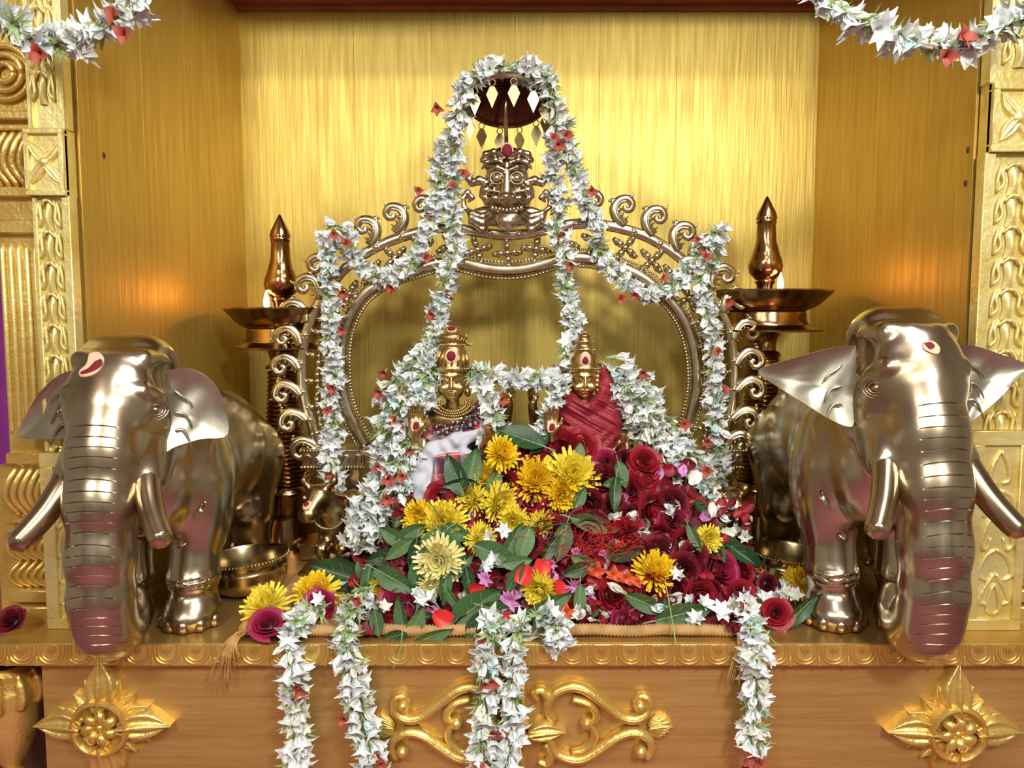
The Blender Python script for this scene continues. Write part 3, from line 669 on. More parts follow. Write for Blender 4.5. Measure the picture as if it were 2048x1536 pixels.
# ================================================================== brass elephants
def elephant(x, y, yaw, zs, ears, marks, lab, s=1.0, hyaw=0.0, hx=0.0):
    """body built facing -y around its own base, then turned and set down"""
    ch, sh = math.cos(hyaw), math.sin(hyaw)
    def Q(p, k=1.0):                    # head coordinates: turned about the neck and shifted sideways
        return (ch*p[0]-sh*p[1]+hx*k, sh*p[0]+ch*p[1], p[2])
    h = 0.0021; f = Field((-0.150, -0.175, -0.005), (0.150, 0.370, 0.435), h)
    f.ell((0, .165, .222), (.100, .170, .108), .02)
    f.ell((0, .262, .205), (.088, .076, .102), .03)
    f.ell((0, .040, .228), (.080, .085, .100), .03)
    f.ell((0, -.02, .205), (.062, .05, .07), .03)
    f.cap((0, .04, .270), Q((0, -.01, .312)), .066, .058, .03)
    for sx in (-1, 1):
        f.ell((sx*.062, .035, .19), (.038, .055, .09), .02)
        f.cap((sx*.050, .03, .20), (sx*.047, .012, .075), .044, .0325, .02)
        f.cap((sx*.047, .012, .08), (sx*.047, .006, .035), .033, .0315, .01)
        f.ell((sx*.047, .006, .066), (.0345, .036, .018), .012)
        f.ell((sx*.047, -.002, .016), (.039, .043, .028), .016)
        f.cap((sx*.052, .285, .19), (sx*.054, .268, .10), .066, .042, .03)
        f.cap((sx*.054, .268, .10), (sx*.052, .290, .035), .040, .034, .015)
        f.ell((sx*.052, .282, .016), (.038, .043, .026), .014)
    # head
    f.ell(Q((0, -.035, .335)), (.058, .064, .068), .02)
    for sx in (-1, 1):
        f.ell(Q((sx*.024, -.020, .372)), (.040, .048, .041), .022)
        f.ell(Q((sx*.038, -.062, .318)), (.023, .030, .030), .018)
        f.ell(Q((sx*.039, -.045, .285)), (.028, .036, .050), .02)
        f.ell(Q((sx*.036, -.076, .242)), (.026, .030, .034), .018)
    f.ell(Q((0, -.075, .335)), (.050, .030, .055), .022)
    f.ell(Q((0, -.088, .345)), (.018, .016, .022), .015)
    tk = [(0, -.078, .315), (0, -.095, .265), (0, -.112, .205), (0, -.122, .140), (0, -.124, .085), (0, -.118, .050), (0, -.100, .034), (0, -.080, .034), (0, -.064, .047), (0, -.058, .062)]
    tr_ = [.047, .0445, .0415, .0385, .0365, .0350, .034, .031, .027, .0245]
    tkq = [Q(p) for p in tk]; f.chain(tkq, tr_, .016)
    f.ell(Q((0, -.035, .215)), (.026, .04, .020), .012)                      # lower lip
    f.cap(Q((0, -.0585, .060)), Q((0, -.055, .095)), .0125, .016, .006, sub=True)  # nostril cup
    for sx in (-1, 1):                                                    # tusk sockets
        f.chain([Q((sx*.040, -.070, .262)), Q((sx*.050, -.090, .232))], [.022, .0195], .012)
        f.ell(Q((sx*.056, -.036, .360)), (.012, .026, .026), .016, sub=True)  # temple hollow
        f.chain([Q((sx*.018, -.076, .386)), Q((sx*.040, -.066, .384)), Q((sx*.056, -.036, .378))], [.003, .006, .004], .014)
    for sx in (-1, 1):
        f.chain([Q((sx*.026, -.098, .348)), Q((sx*.046, -.088, .343)), Q((sx*.058, -.066, .330)), Q((sx*.058, -.05, .312))], [.003, .006, .006, .003], .010)
    # skin folds on chest, shoulder and knees
    for sx in (-1, 1):
        for k in range(4):
            o = k*0.020
            pts = [(sx*(.088-o*.2), .005+o*.3, .275-o*.5), (sx*(.082-o*.15), -.035+o*.6, .235-o), (sx*(.060), -.062+o*.9, .200-o*1.1), (sx*.030, -.068+o*.75, .178-o*1.1)]
            q = spline(pts, 4); f.chain([tuple(v) for v in q], [.0012]+[.0026]*(len(q)-2)+[.0010], .002, sub=True)
        for k in range(3):
            z = .060+k*.009
            f.chain([(sx*.047+.033*math.sin(a), .006-.0345*math.cos(a), z+.002*math.sin(3*a)) for a in np.linspace(-.9, 1.0, 6)], .0016, .0015, sub=True)
    f.cut_below(0.0)
    V, F = f.surf(2)
    R = np.array(Matrix.Rotation(yaw, 3, 'Z')); B = np.array((x, y, 0.0))
    def W(p): 
        p = np.array(p, float); p = p*np.array((s, s, s*zs)); return p @ R.T + B
    tz = [p[2] for p in tk[:7]][::-1]; ty = [p[1] for p in tk[:7]][::-1]
    lx = ch*(V[:, 0]-hx)+sh*V[:, 1]; ly = -sh*(V[:, 0]-hx)+ch*V[:, 1]
    yc = np.interp(V[:, 2], tz, ty); ang = np.arctan2(lx, -(ly-yc)+1e-6)
    crease = (V[:, 2] + 0.022*(1-np.cos(ang)) + 0.0012*np.sin(V[:, 2]*90))/0.0128
    rel = np.interp(V[:, 2], [0.03, 0.2, 0.26, 0.31, 0.33], [0.95, 0.75, 0.7, 0.62, 0.1])
    msk = np.clip((rel-np.abs(ang))/0.18, 0, 1)*(V[:, 2] < 0.315)*(ly < -0.06)
    V = W(V); root = thing('brass_elephant', (x, y, 0), lab, 'elephant', 'pair of brass elephants')
    bo = place_np('body', V, F, 'elephant_brass', root)
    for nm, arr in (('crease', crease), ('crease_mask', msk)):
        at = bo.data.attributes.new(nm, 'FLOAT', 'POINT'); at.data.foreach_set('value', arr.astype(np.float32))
    tree = bvh(V, F)
    for sx in (-1, 1):                                                    # tusks
        q = spline([W(Q(p)) for p in ((sx*.042, -.070, .258), (sx*.050, -.098, .228), (sx*.062, -.120, .198), (sx*.080, -.142, .170), (sx*.090, -.152, .160))], 5)
        n_ = len(q); MB().tube(q, [(.0185-.005*(i/n_))*(1 if i < n_-3 else (.85, .62, .22)[i-n_+3]) for i in range(n_)], 14).build('tusk', 'tusk_brass', root, smooth=True)
        e = W(Q((sx*.056, -.079, .318))); o = Vector(W(Q((sx*1.0, -1.15, 0.1), 0)))-Vector(W((0, 0, 0))); o.normalize()
        hit = tree.ray_cast(Vector(e)+o*0.08, -o); e = hit[0] if hit[0] is not None else Vector(e)
        q_ = o.to_track_quat('Z', 'Y'); eye = MB()
        eye.lathe([(0.0048*math.cos(a), 0.0048*math.sin(a)-.0015) for a in np.linspace(0, math.pi/2, 6)], e, 14, q_); eo = eye.build('eye', 'tusk_brass', root, smooth=True)
        for rr, hh in ((.0068, .0004), (.0100, -.0010), (.0135, -.003)):
            ring = MB(); ring.tube([e+q_ @ Vector((rr*1.25*math.cos(a), rr*math.sin(a), hh)) for a in np.linspace(0, 2*math.pi, 22)], .0012, 6)
            ring.build('eyelid', 'elephant_brass', root, smooth=True)
    for fx, fy in ((-.047, -.002), (.047, -.002)):
        for k in range(5):
            a = math.radians(-70+35*k); c = W((fx+.0358*math.sin(a), fy-.0392*math.cos(a), .0105))
            MB().ball(c, (.0088, .0066, .0098), 10, 7).build('toenail', 'elephant_brass', root, smooth=True)
    for fx in (-.052, .052):
        for k in range(4):
            a = math.radians(-60+40*k); MB().ball(W((fx+.036*math.sin(a), .282-.0380*math.cos(a), .010)), (.008, .006, .0085), 10, 7).build('toenail', 'elephant_brass', root, smooth=True)
    q = spline([W((0, .330, .24)), W((0, .345, .20)), W((.004, .347, .14)), W((.006, .341, .09))], 5)
    MB().tube(q, [.012-.007*i/len(q) for i in range(len(q))], 8).build('tail', 'elephant_brass', root, smooth=True)
    # ears: a dished plate with its own thickness
    for outline, root_px, y0, y1 in ears:
        sm = spline([Vector((a, b, 0)) for a, b in outline+[outline[0]]], 4)[:-1]; n_ = len(sm)
        cx = sum(p.x for p in sm)/n_; cy = sum(p.y for p in sm)/n_
        far = max(abs(p.x-root_px) for p in sm)
        def pt(px, py, dish): 
            u = abs(px-root_px)/far
            return P(px, py, y0+(y1-y0)*u+dish-(py-cy)*.00006)
        vs = [pt(cx, cy, .007)]; rg = 6
        for r in range(1, rg+1):
            for p in sm:
                t = r/rg; X = cx+(p.x-cx)*t; Y = cy+(p.y-cy)*t
                rip = .0022*math.sin((X+Y*0.6)/11.0)*math.sin(math.pi*t)
                vs.append(pt(X, Y, .007*(1-t*t) + rip - (0.005*t**6 if p.y < cy else 0)))
        fs = [(0, 1+k, 1+(k+1) % n_) for k in range(n_)]
        for r in range(rg-1):
            a = 1+r*n_; b = a+n_; fs += [(a+k, b+k, b+(k+1) % n_, a+(k+1) % n_) for k in range(n_)]
        nv = len(vs); bk = [v+Vector((0, .005, 0)) for v in vs]; e0 = 1+(rg-1)*n_
        fs += [tuple(i+nv for i in reversed(f_)) for f_ in fs] + [(e0+k, e0+k+nv, e0+(k+1) % n_+nv, e0+(k+1) % n_) for k in range(n_)]
        ear = MB().add(vs+bk, fs).build('ear', 'ear_brass', root, smooth='auto')
        for j in range(3):                                               # veins standing proud near the ear's root
            d = 1 if cx > root_px else -1
            ys = cy-45+j*38; X0 = root_px+d*28
            vp = [pt(X0+d*t*22, ys+16*t*t+6*math.sin(3*t+j), .001) for t in np.linspace(0, 1.6, 7)]
            MB().tube(vp, [.0012, .0024, .0026, .0024, .002, .0016, .0008], 6).build('vein', 'ear_brass', ear, smooth=True)
    for outl, nm, m, off in marks: patch(tree, outl, off, nm, m, root, y-.1)
    return root
EARS_L = [([(330,742),(372,736),(415,756),(442,796),(456,868),(402,878),(352,893),(325,907),(310,890),(318,830),(330,785)], 322, -.002, .040),
          ([(160,738),(122,748),(88,775),(60,815),(36,872),(80,877),(140,876),(170,850),(172,790)], 165, .035, .060)]
EARS_R = [([(1712,690),(1660,697),(1590,716),(1518,742),(1560,776),(1610,808),(1655,836),(1694,853),(1708,846),(1710,800),(1712,745)], 1712, .012, .018),
          ([(1908,688),(1950,692),(2000,708),(2056,732),(2030,764),(1995,800),(1950,838),(1922,862),(1912,820),(1908,750)], 1905, .030, .022)]
eL = elephant(-0.502, 0.062, math.radians(4), 0.995, EARS_L,
    [([(178,706),(196,704),(208,716),(202,736),(186,750),(162,754),(158,742),(172,728)], 'sandal_mark', 'sandal', .0016),
     ([(190,722),(202,718),(204,730),(186,742),(164,748),(162,743),(176,736)], 'kumkum_mark', 'kumkum', .0026)],
    'brass elephant with ears swept back, standing left of the flowers', 1.0, math.radians(0), -.020)
eR = elephant(0.506, 0.062, math.radians(-7), 1.05, EARS_R,
    [([(1845,684),(1866,682),(1880,695),(1876,708),(1858,704),(1846,696)], 'sandal_mark', 'sandal', .0016),
     ([(1848,686),(1862,684),(1870,693),(1860,698)], 'kumkum_mark', 'kumkum', .0026)],
    'brass elephant with wide spread ears, standing right of the flowers', 1.035, math.radians(9), .013)
# ================================================================== tall oil lamps
def oil_lamp(px, prof, yl, flame, lab):
    c = P(px, 700, yl); c.z = 0
    def zz(py): return P(px, py, yl).z
    def k(py): return S(px, py, yl)
    root = thing('oil_lamp', (c.x, yl, 0), lab, 'lamp', 'pair of tall brass oil lamps')
    def lat(name, rows, m='lamp_brass'):
        return MB().lathe([(r_*k(py), max(zz(py), 0.0)) for r_, py in rows], (c.x, yl, 0), 48).build(name, m, root, smooth='auto')
    t, d, n, b = prof          # top, dish, neck, bottom rows: picture heights
    fin = [(0, t), (3, t+3), (19, t+36), (19.5, t+40), (20.5, t+42), (20.5, t+46), (19, t+47), (19, t+50), (20, t+52), (19, t+54), (18, t+58), (20, t+90), (26, t+112), (27, t+114), (27, t+117), (31, t+126), (34, t+140), (31, t+154), (22, t+164), (18, t+168), (20, t+172), (16, t+178), (15, t+186), (18, d-6), (20, d)]
    lat('finial', fin)
    R = 130 if px > 1024 else 112
    dish = [(20, d+1), (R*.90, d-2), (R*.97, d-5), (R, d-6), (R, d-3), (R*.93, d+6), (R*.80, d+22), (R*.70, d+30), (R*.62, d+34)]
    lat('dish', dish)
    MB().lathe([(R*.88*k(d), zz(d-1)), (0.001, zz(d-1)+0.0002)], (c.x, yl, 0), 40).build('oil', 'oil_soot', root)
    lat('collar', [(R*.60, d+34), (R*.62, d+40), (R*.62, d+52), (R*.66, d+62), (R*.78, d+68), (R*.86, d+71), (R*.86, d+74), (R*.6, d+77), (R*.28, d+79)])
    lat('neck', [(R*.28, d+78), (28, d+86), (24, d+100), (25, d+112), (32, n-12), (35, n-6), (30, n)])
    rows = []; m = int((b-n)/8.4)
    for i in range(m):
        y0 = n+(b-n)*i/m; y1 = n+(b-n)*(i+1)/m; r0 = 30+16*(i/m)**1.5
        rows += [(r0-1.5, y0+.2), (r0+2.2, y0+(y1-y0)*.3), (r0+2.2, y0+(y1-y0)*.6), (r0-1.5, y1-.2)]
    lat('ringed_column', rows)
    zb = zz(b); base = [(46*k(b), zb), (54*k(b), zb-.006), (56*k(b), zb-.012), (48*k(b), zb-.018), (48*k(b), zb-.05), (58*k(b), zb-.056), (58*k(b), zb-.062), (64*k(b), zb-.075), (66*k(b), .02), (70*k(b), .012), (70*k(b), 0.0), (0, 0.0)]
    MB().lathe([(r_, max(z_, 0)) for r_, z_ in base], (c.x, yl, 0), 48).build('base', 'lamp_brass', root)
    fx, fy, fd = flame; fp = P(fx, fy, yl+fd); s = S(fx, fy, yl)
    MB().lathe([(0, -20*s), (3.5*s, -16*s), (6*s, -8*s), (6.2*s, 0), (4.5*s, 9*s), (2*s, 17*s), (0, 22*s)], fp, 12).build('flame', 'flame', root, smooth=True)
    MB().lathe([(0, -24*s), (4*s, -21*s), (4.6*s, -16*s), (2.2*s, -10*s), (0, -7*s)], fp+Vector((0, -.0012, 0)), 10).build('wick', 'flame_core', root, smooth=True)
    l = bpy.data.lights.new('flame_light', 'POINT'); l.energy = 0.42; l.color = (1, .42, .12); l.shadow_soft_size = 0.006
    lo = bpy.data.objects.new('flame_light', l); COL.objects.link(lo); lo.parent = root; lo.location = fp+Vector((0, 0, .012))-wloc(root)
    # little red smear on the finial
    MB().ball(P(px-2 if px > 1024 else px, t+144, yl)+Vector((0, -34*k(t+144), 0)), (6*s, .001, 5*s), 8, 6).build('kumkum_mark', 'kumkum', root)
    return root
oil_lamp(566, (428, 622, 742, 966), 0.455, (533, 602, -0.02), 'dark brass oil lamp with ringed column behind the left elephant')
oil_lamp(1526, (392, 588, 716, 960), 0.455, (1561, 566, -0.03), 'dark brass oil lamp with ringed column behind the right elephant')

# ================================================================== halo arch behind the idols
YA = 0.39
root = thing('halo_arch', (P(1035, 900, YA).x, YA, 0), 'ornate silvery brass halo arch with scrolls behind the two idols', 'arch')
arch = root
RING = [(734,893),(714,858),(698,824),(687,783),(684,743),(684,703),(690,663),(706,622),(730,588),(772,560),(820,543),(862,530),(905,524),(938,530),(975,538),(1015,541),(1055,537),(1092,527),(1125,518),(1165,516),(1205,522),(1243,535),(1282,553),(1315,577),(1343,605),(1364,634),(1379,668),(1388,705),(1392,745),(1390,785),(1378,838),(1358,893)]
BAND = [(640,893),(627,856),(617,824),(608,795),(604,764),(603,733),(605,703),(610,675),(618,647),(630,620),(645,597),(664,568),(690,537),(730,507),(783,481),(843,463),(890,457),(927,459),(970,466),(1015,470),(1060,466),(1103,457),(1150,448),(1212,451),(1277,467),(1324,490),(1360,515),(1390,541),(1417,578),(1440,618),(1455,650),(1464,683),(1468,718),(1469,752),(1466,790),(1459,826),(1450,860),(1442,893)]
rp = spline([P(a, b, YA) for a, b in RING], 6); bp_ = spline([P(a, b, YA) for a, b in BAND], 6)
k = S(1024, 600, YA)
MB().tube(rp, 13*k, 10, flat=(1, .75), up=(0, 1, 0)).build('inner_ring', 'arch_brass', arch, smooth=True)
MB().tube(bp_, 10.5*k, 8, flat=(1, .5), up=(0, 1, 0)).build('outer_band', 'arch_brass', arch, smooth=True)
def along(path, step):
    q = resample(path, step); out = []
    for i in range(len(q)):
        t = (q[min(i+1, len(q)-1)]-q[max(i-1, 0)]).normalized(); out.append((q[i], t, t.cross(Vector((0, 1, 0)))))   # third: outward or inward normal in the plane
    return out
mid_pt = P(1036, 760, YA)
def outw(p, n): return n if n.dot(p-mid_pt) > 0 else -n
for off in (-16.5, 16.5):                                           # bead borders, joined: too small to pick apart
    mb = MB()
    for p, t, n in along(rp, 7.2*k): mb.ball(p+n*off*k+Vector((0, -.002, 0)), 3.6*k, 6, 4)
    o = mb.build('bead_border', 'arch_brass', arch, smooth=True); o['kind'] = 'stuff'
stud = MB().ball((0, 0, 0), (5*k, 2.5*k, 5*k), 10, 6)
for j in range(6): stud.ball((6*k*math.cos(j*1.047), 0, 6*k*math.sin(j*1.047)), 2.4*k, 6, 4)
stud_me = stud.mesh('stud', 'arch_brass', True)
for p, t, n in along(bp_, 58*k): link('stud', stud_me, arch, p+Vector((0, -.0045, 0))-arch.location)
# lattice flowers between ring and band
def lattice_mesh():
    mb = MB()
    for j in range(4):
        a = math.pi/2*j; d = Vector((math.cos(a), 0, math.sin(a)))
        mb.tube([d*3*k, d*10*k, d*19*k, d*31*k], [6*k, 4*k, 8*k, 4*k], 8, flat=(1, .7), up=(0, 1, 0))
        mb.ball(d*13*k+Vector((0, -5*k, 0)), 7.6*k, 8, 5); mb.ball(d*24*k+Vector((0, -4*k, 0)), 4.6*k, 8, 5)
    mb.ball((0, -5*k, 0), 7.5*k, 10, 6); return mb.mesh('lattice_flower', 'arch_brass', True)
lat_me = lattice_mesh()
for (px, py) in ((648,862),(638,812),(637,762),(640,712),(650,668),(668,627),(700,588),(742,545),(790,516),(842,498),(900,490),(955,500),(1015,506),(1072,498),(1130,484),(1190,484),(1250,496),(1303,522),(1345,555),(1378,596),(1408,640),(1425,690),(1430,745),(1426,800),(1412,860)):
    p = P(px, py, YA); d = p-mid_pt; a = math.atan2(d.z, d.x)
    link('lattice_flower', lat_me, arch, p+Vector((0, .001, 0))-arch.location, Quaternion((0, 1, 0), math.pi/2-a+math.pi/2 if False else -a))
# flame scrolls around the outside, each an S-curve that ends in a curl, with leaflets
def scroll_mesh(fl):
    s = -1 if fl else 1; mb = MB()
    def V_(a, b, d=0): return Vector((s*a*k, -d*k, b*k))
    main = spline([V_(-4, 0), V_(14, 10), V_(25, 26), V_(20, 44), V_(4, 52), V_(-8, 44), V_(-7, 33), V_(2, 30), V_(6, 37)], 5); n = len(main)
    mb.tube(main, [(11.5-7.0*i/n)*k for i in range(n)], 8, flat=(1, .8), up=(0, 1, 0))
    m2 = spline([V_(-2, 2, 3), V_(13, 13, 5), V_(21, 27, 5), V_(16, 40, 5), V_(4, 46, 5)], 4)
    mb.tube([v+Vector((0,-4*k,0)) for v in m2], 2.4*k, 6)
    mb.tube(spline([V_(2, 53), V_(-4, 58), V_(-4, 68)], 4), [5*k, 4.5*k, 4*k, 3.5*k, 3*k, 2.4*k, 1.8*k, 1.2*k, .6*k], 6, flat=(1, .7), up=(0, 1, 0))
    for a, b, c_, d_ in ((18, 14, 4, 26), (12, 9, -6, 19), (23, 26, 8, 33), (26, 30, 36, 46), (10, 4, 26, 12)):
        mb.tube(spline([V_(a, b, 2), V_((a+c_)/2-2, (b+d_)/2-3, 3), V_(c_, d_, 2)], 4), [4.4*k, 5.2*k, 5.6*k, 5.2*k, 4.4*k, 3.4*k, 2.4*k, 1.4*k, .5*k], 6, flat=(1, .7), up=(0, 1, 0))
    mb.ball(V_(30, 42), (6*k, 5*k, 5*k), 8, 6); mb.ball(V_(37, 40), 3.4*k, 6, 4)
    return mb.mesh('flame_scroll', 'arch_brass', True)
SM = [scroll_mesh(False), scroll_mesh(True)]
LS = [(640,893,1),(617,838,1),(606,788,1),(603,737,1),(606,688,1),(618,643,1),(643,598,1),(664,560,1),(700,520,1),(745,494,1),(795,470,1),(850,455,1)]
RS = [(1446,885,0),(1460,836,0),(1469,780,0),(1468,728,0),(1462,678,0),(1442,624,0),(1418,578,0),(1385,535,0),(1350,503,0),(1300,474,0),(1245,455,0),(1190,445,0)]
for px, py, sd in LS+RS:
    p = P(px, py, YA); d = p-mid_pt
    # outward direction follows the band
    best = min(along(bp_, 20*k), key=lambda q: (q[0]-p).length); nrm = outw(best[0], best[2])
    a = math.atan2(nrm.x, nrm.z)
    link('flame_scroll', SM[1 if sd == 0 else 0] if False else SM[0 if sd else 1], arch, p+nrm*5*k-arch.location, Quaternion((0, 1, 0), a))
# square bracket feet and posts
for x0, x1, side_ in ((612, 735, -1), (1372, 1478, 1)):
    a = P(x0, 932, YA); b = P(x1, 893, YA)
    mb = MB(); mb.box((a.x, YA-.03, a.z), (b.x, YA+.03, b.z), .002)
    br = mb.build('bracket', 'arch_brass', arch)
    for z in (a.z+.003, b.z-.003):
        mb = MB(); x = a.x
        while x < b.x: mb.ball((x, YA-.031, z), .0026, 6, 4); x += .0056
        mb.build('bead_border', 'arch_brass', br, smooth=True)['kind'] = 'stuff'
    for j in range(5):
        cx = a.x+(b.x-a.x)*(j+.5)/5
        MB().tube(spline([(cx-.007, YA-.031, a.z+.010), (cx-.002, YA-.032, b.z-.010), (cx+.006, YA-.031, b.z-.016), (cx+.004, YA-.031, a.z+.012)], 3), .0018, 6).build('carved_curl', 'arch_brass', br, smooth=True)
    pxm = (x0+x1)/2+(-side_)*34
    c0 = P(pxm-16, 932, YA); c1 = P(pxm+16, 932, YA)
    MB().box((c0.x, YA-.016, .03), (c1.x, YA+.016, a.z), .002).build('post', 'arch_brass', arch)
    MB().box((a.x-.005, YA-.04, 0), (b.x+.005, YA+.04, .03), .003).build('foot', 'arch_brass', arch)
    for sgn in (-1, 1):                                              # ring-like curl hanging under the bracket
        cc = P((x0+x1)/2-side_*-14, 985, YA-.015)
        MB().tube([cc+Vector((sgn*.002+.036*sgn*math.cos(t)*.9, 0, .042*math.sin(t))) for t in np.linspace(-1.3, 1.5, 16)], .004, 8).build('under_curl', 'arch_brass', arch, smooth=True)

# ------------------------------------------------------------------ lion-faced mask at the crown of the arch
YM = YA-0.012
def mp(x, y, d=0.0): return tuple(P(820+.3255*x, 60+.3255*y, YM-d))
km = .3255*S(1013, 380, YM)
lo = mp(300, 1270, .06); hi = mp(890, 690, -.03)
f = Field((lo[0], YM-.062, lo[2]), (hi[0], YM+.022, hi[2]), .00105)
f.ell(mp(595, 960), (120*km, .026, 150*km), .008); f.ell(mp(595, 820, .004), (140*km, .016, 100*km), .008); f.ell(mp(595, 1140, -.002), (240*km, .010, 70*km), .008); f.ell(mp(595, 1010, .016), (70*km, .022, 60*km), .006)
f.cap(mp(592, 830, .02), mp(590, 1000, .032), 30*km, 40*km, .006); f.ell(mp(590, 1025, .044), (30*km, .010, 24*km), .004)
for s in (-1, 1):
    X = lambda v: 595+s*v
    f.ell(mp(X(62), 910, .022), (50*km, .010, 46*km), .003)
    f.chain([mp(X(20), 860, .030), mp(X(60), 845, .030), mp(X(108), 868, .024), mp(X(125), 905, .016)], [14*km, 18*km, 15*km, 8*km], .003)
    f.chain([mp(X(22), 815, .02), mp(X(70), 800, .022), mp(X(125), 815, .018), mp(X(150), 850, .012)], [16*km, 18*km, 16*km, 8*km], .003)
    f.chain([mp(X(30), 770, .016), mp(X(80), 752, .02), mp(X(130), 765, .016), mp(X(150), 800, .012), mp(X(128), 815, .014)], [18*km, 22*km, 20*km, 15*km, 9*km], .003)
    f.ell(mp(X(35), 1030, .036), (22*km, .010, 20*km), .004)
    f.chain([mp(X(20), 1060, .034), mp(X(75), 1035, .034), mp(X(120), 1060, .026), mp(X(150), 1020, .018), mp(X(130), 985, .02)], [16*km, 22*km, 20*km, 16*km, 10*km], .004)
    f.ell(mp(X(125), 990, .012), (45*km, .018, 40*km), .008)
    f.chain([mp(X(100), 940, .006), mp(X(170), 925, .006), mp(X(215), 940, .006), mp(X(238), 915, .006), mp(X(205), 880, .006)], [22*km, 26*km, 20*km, 15*km, 5*km], .005)
    for j, (dy, r_) in enumerate(((0, 26), (38, 26), (76, 22))):
        f.chain([mp(X(90), 1110+dy*.6, .010), mp(X(150), 1150+dy, .014), mp(X(215), 1130+dy*.7, .012), mp(X(265-j*25), 1085+dy*.5, .008)], [12*km, r_*km, r_*km*.9, 8*km], .003)
    f.chain([mp(X(262), 1090, .008), mp(X(272), 1035, .006), mp(X(240), 1000, .006), mp(X(212), 1030, .006), mp(X(232), 1052, .006)], [16*km, 20*km, 18*km, 14*km, 9*km], .004)
V, F = f.surf(1)
mask = place_np('lion_mask', V, F, 'mask_brass', arch); mask['label'] = 'grinning brass lion mask with bulging eyes and curled mane'
for s in (-1, 1):
    MB().ball(mp(595+s*62, 910, .034), (24*km, 22*km, 24*km), 14, 9).build('eye', 'arch_brass', mask, smooth=True)
    c = Vector(mp(595+s*62, 910, .032))
    MB().tube([c+Vector((38*km*math.cos(a), 0, 36*km*math.sin(a))) for a in np.linspace(0, 6.2832, 20)], 6*km, 6).build('eyelid', 'mask_brass', mask, smooth=True)
for j in range(9):
    u = j-4; MB().ball(mp(595+u*22, 1108-abs(u)*4, .030-abs(u)*.0022), (10.5*km, 9*km, (17 if abs(u) != 4 else 24)*km), 10, 7).build('tooth', 'arch_brass', mask, smooth=True)
tg = MB(); tg.grid(lambda u, v: (lambda w_: mp(600+(v*2-1)*w_, 1120+u*118, .030+.010*math.cos((v-.5)*3.1)*math.sin(math.pi*(.15+u*.8))))(78*math.sin(math.pi*(.28+u*.70))**.8+2), 12, 11)
tg = tg.build('tongue', 'arch_brass', mask, smooth=True); tg.modifiers.new('thickness', 'SOLIDIFY').thickness = .004
j_ = MB(); j_.ball(mp(597, 738, .016), (40*km, .006, 46*km), 14, 8); j_.build('jewel_mount', 'sandal', mask, smooth=True)
MB().ball(mp(597, 740, .021), (31*km, .006, 40*km), 14, 8).build('jewel', 'kumkum', mask, smooth=True)

# ------------------------------------------------------------------ parasol over the arch
YU = 0.36
cu = P(1013, 200, YU); ku = S(1013, 200, YU)
par = thing('ceremonial_parasol', P(1013, 290, YA-.005), 'small dark copper parasol with leaf pendants above the lion mask', 'parasol')
tilt = Quaternion((1, 0, 0), math.radians(-21)); Rr = 80*ku
prof = [(Rr*math.sin(a)*1.0, Rr*.62*(math.cos(a)-math.cos(1.25))) for a in np.linspace(0.02, 1.25, 12)]; sc_ = Rr/prof[-1][0]
prof = [(r*sc_, z*sc_) for r, z in prof]
out = [(r, z) for r, z in prof]; inn = [(r*.965, z-.003) for r, z in reversed(prof)]
mb = MB(); mb.lathe(out+[(Rr*1.03, -.002), (Rr*1.03, -.008), (Rr*.99, -.009)], cu, 40, tilt); mb.build('canopy', 'mask_brass', par)
mb = MB(); mb.lathe([(Rr*.985, -.0085), (Rr*.965, -.003)]+inn, cu, 40, tilt); mb.build('lining', 'copper_dark', par, smooth=True)
for j in range(10):
    a = 2*math.pi*j/10; MB().tube([cu+tilt @ Vector((math.cos(a)*r*.95, math.sin(a)*r*.95, z-.004)) for r, z in prof], .0012, 5).build('rib', 'copper_dark', par, smooth=True)
MB().ball(cu+tilt @ Vector((0, 0, prof[0][1]+.006)), .008, 10, 7).build('finial', 'mask_brass', par, smooth=True)
MB().tube([cu+tilt @ Vector((0, 0, prof[0][1]-.004)), P(1011, 215, YU+.012), P(1013, 290, YA-.005)], .0036, 10).build('rod', 'mask_brass', par, smooth=True)
pd = MB(); q = 26*ku/22
for dy in (-.0006, .0006): pass
pd.prism([(0, -34*q), (-10*q, -12*q), (-4*q, 0), (4*q, 0), (10*q, -12*q)], -.0008, .0008)
pd_me = pd.mesh('pendant', 'pendant_brass', 'auto')
rg = MB(); rg.tube([Vector((5.2*q*math.cos(a), 0, 6*q+5.2*q*math.sin(a))) for a in np.linspace(0, 6.283, 14)], 1.0*q, 5); rg_me = rg.mesh('ring', 'pendant_brass', True)
for j in range(12):
    a = 2*math.pi*(j+.35)/12; c = cu+tilt @ Vector((Rr*math.cos(a), Rr*math.sin(a), -.009)); c.z -= 11*q
    o = link('pendant', pd_me, par, c-par.location, Quaternion((0, 0, 1), random.Random(j).uniform(-.5, .5))); link('ring', rg_me, o)

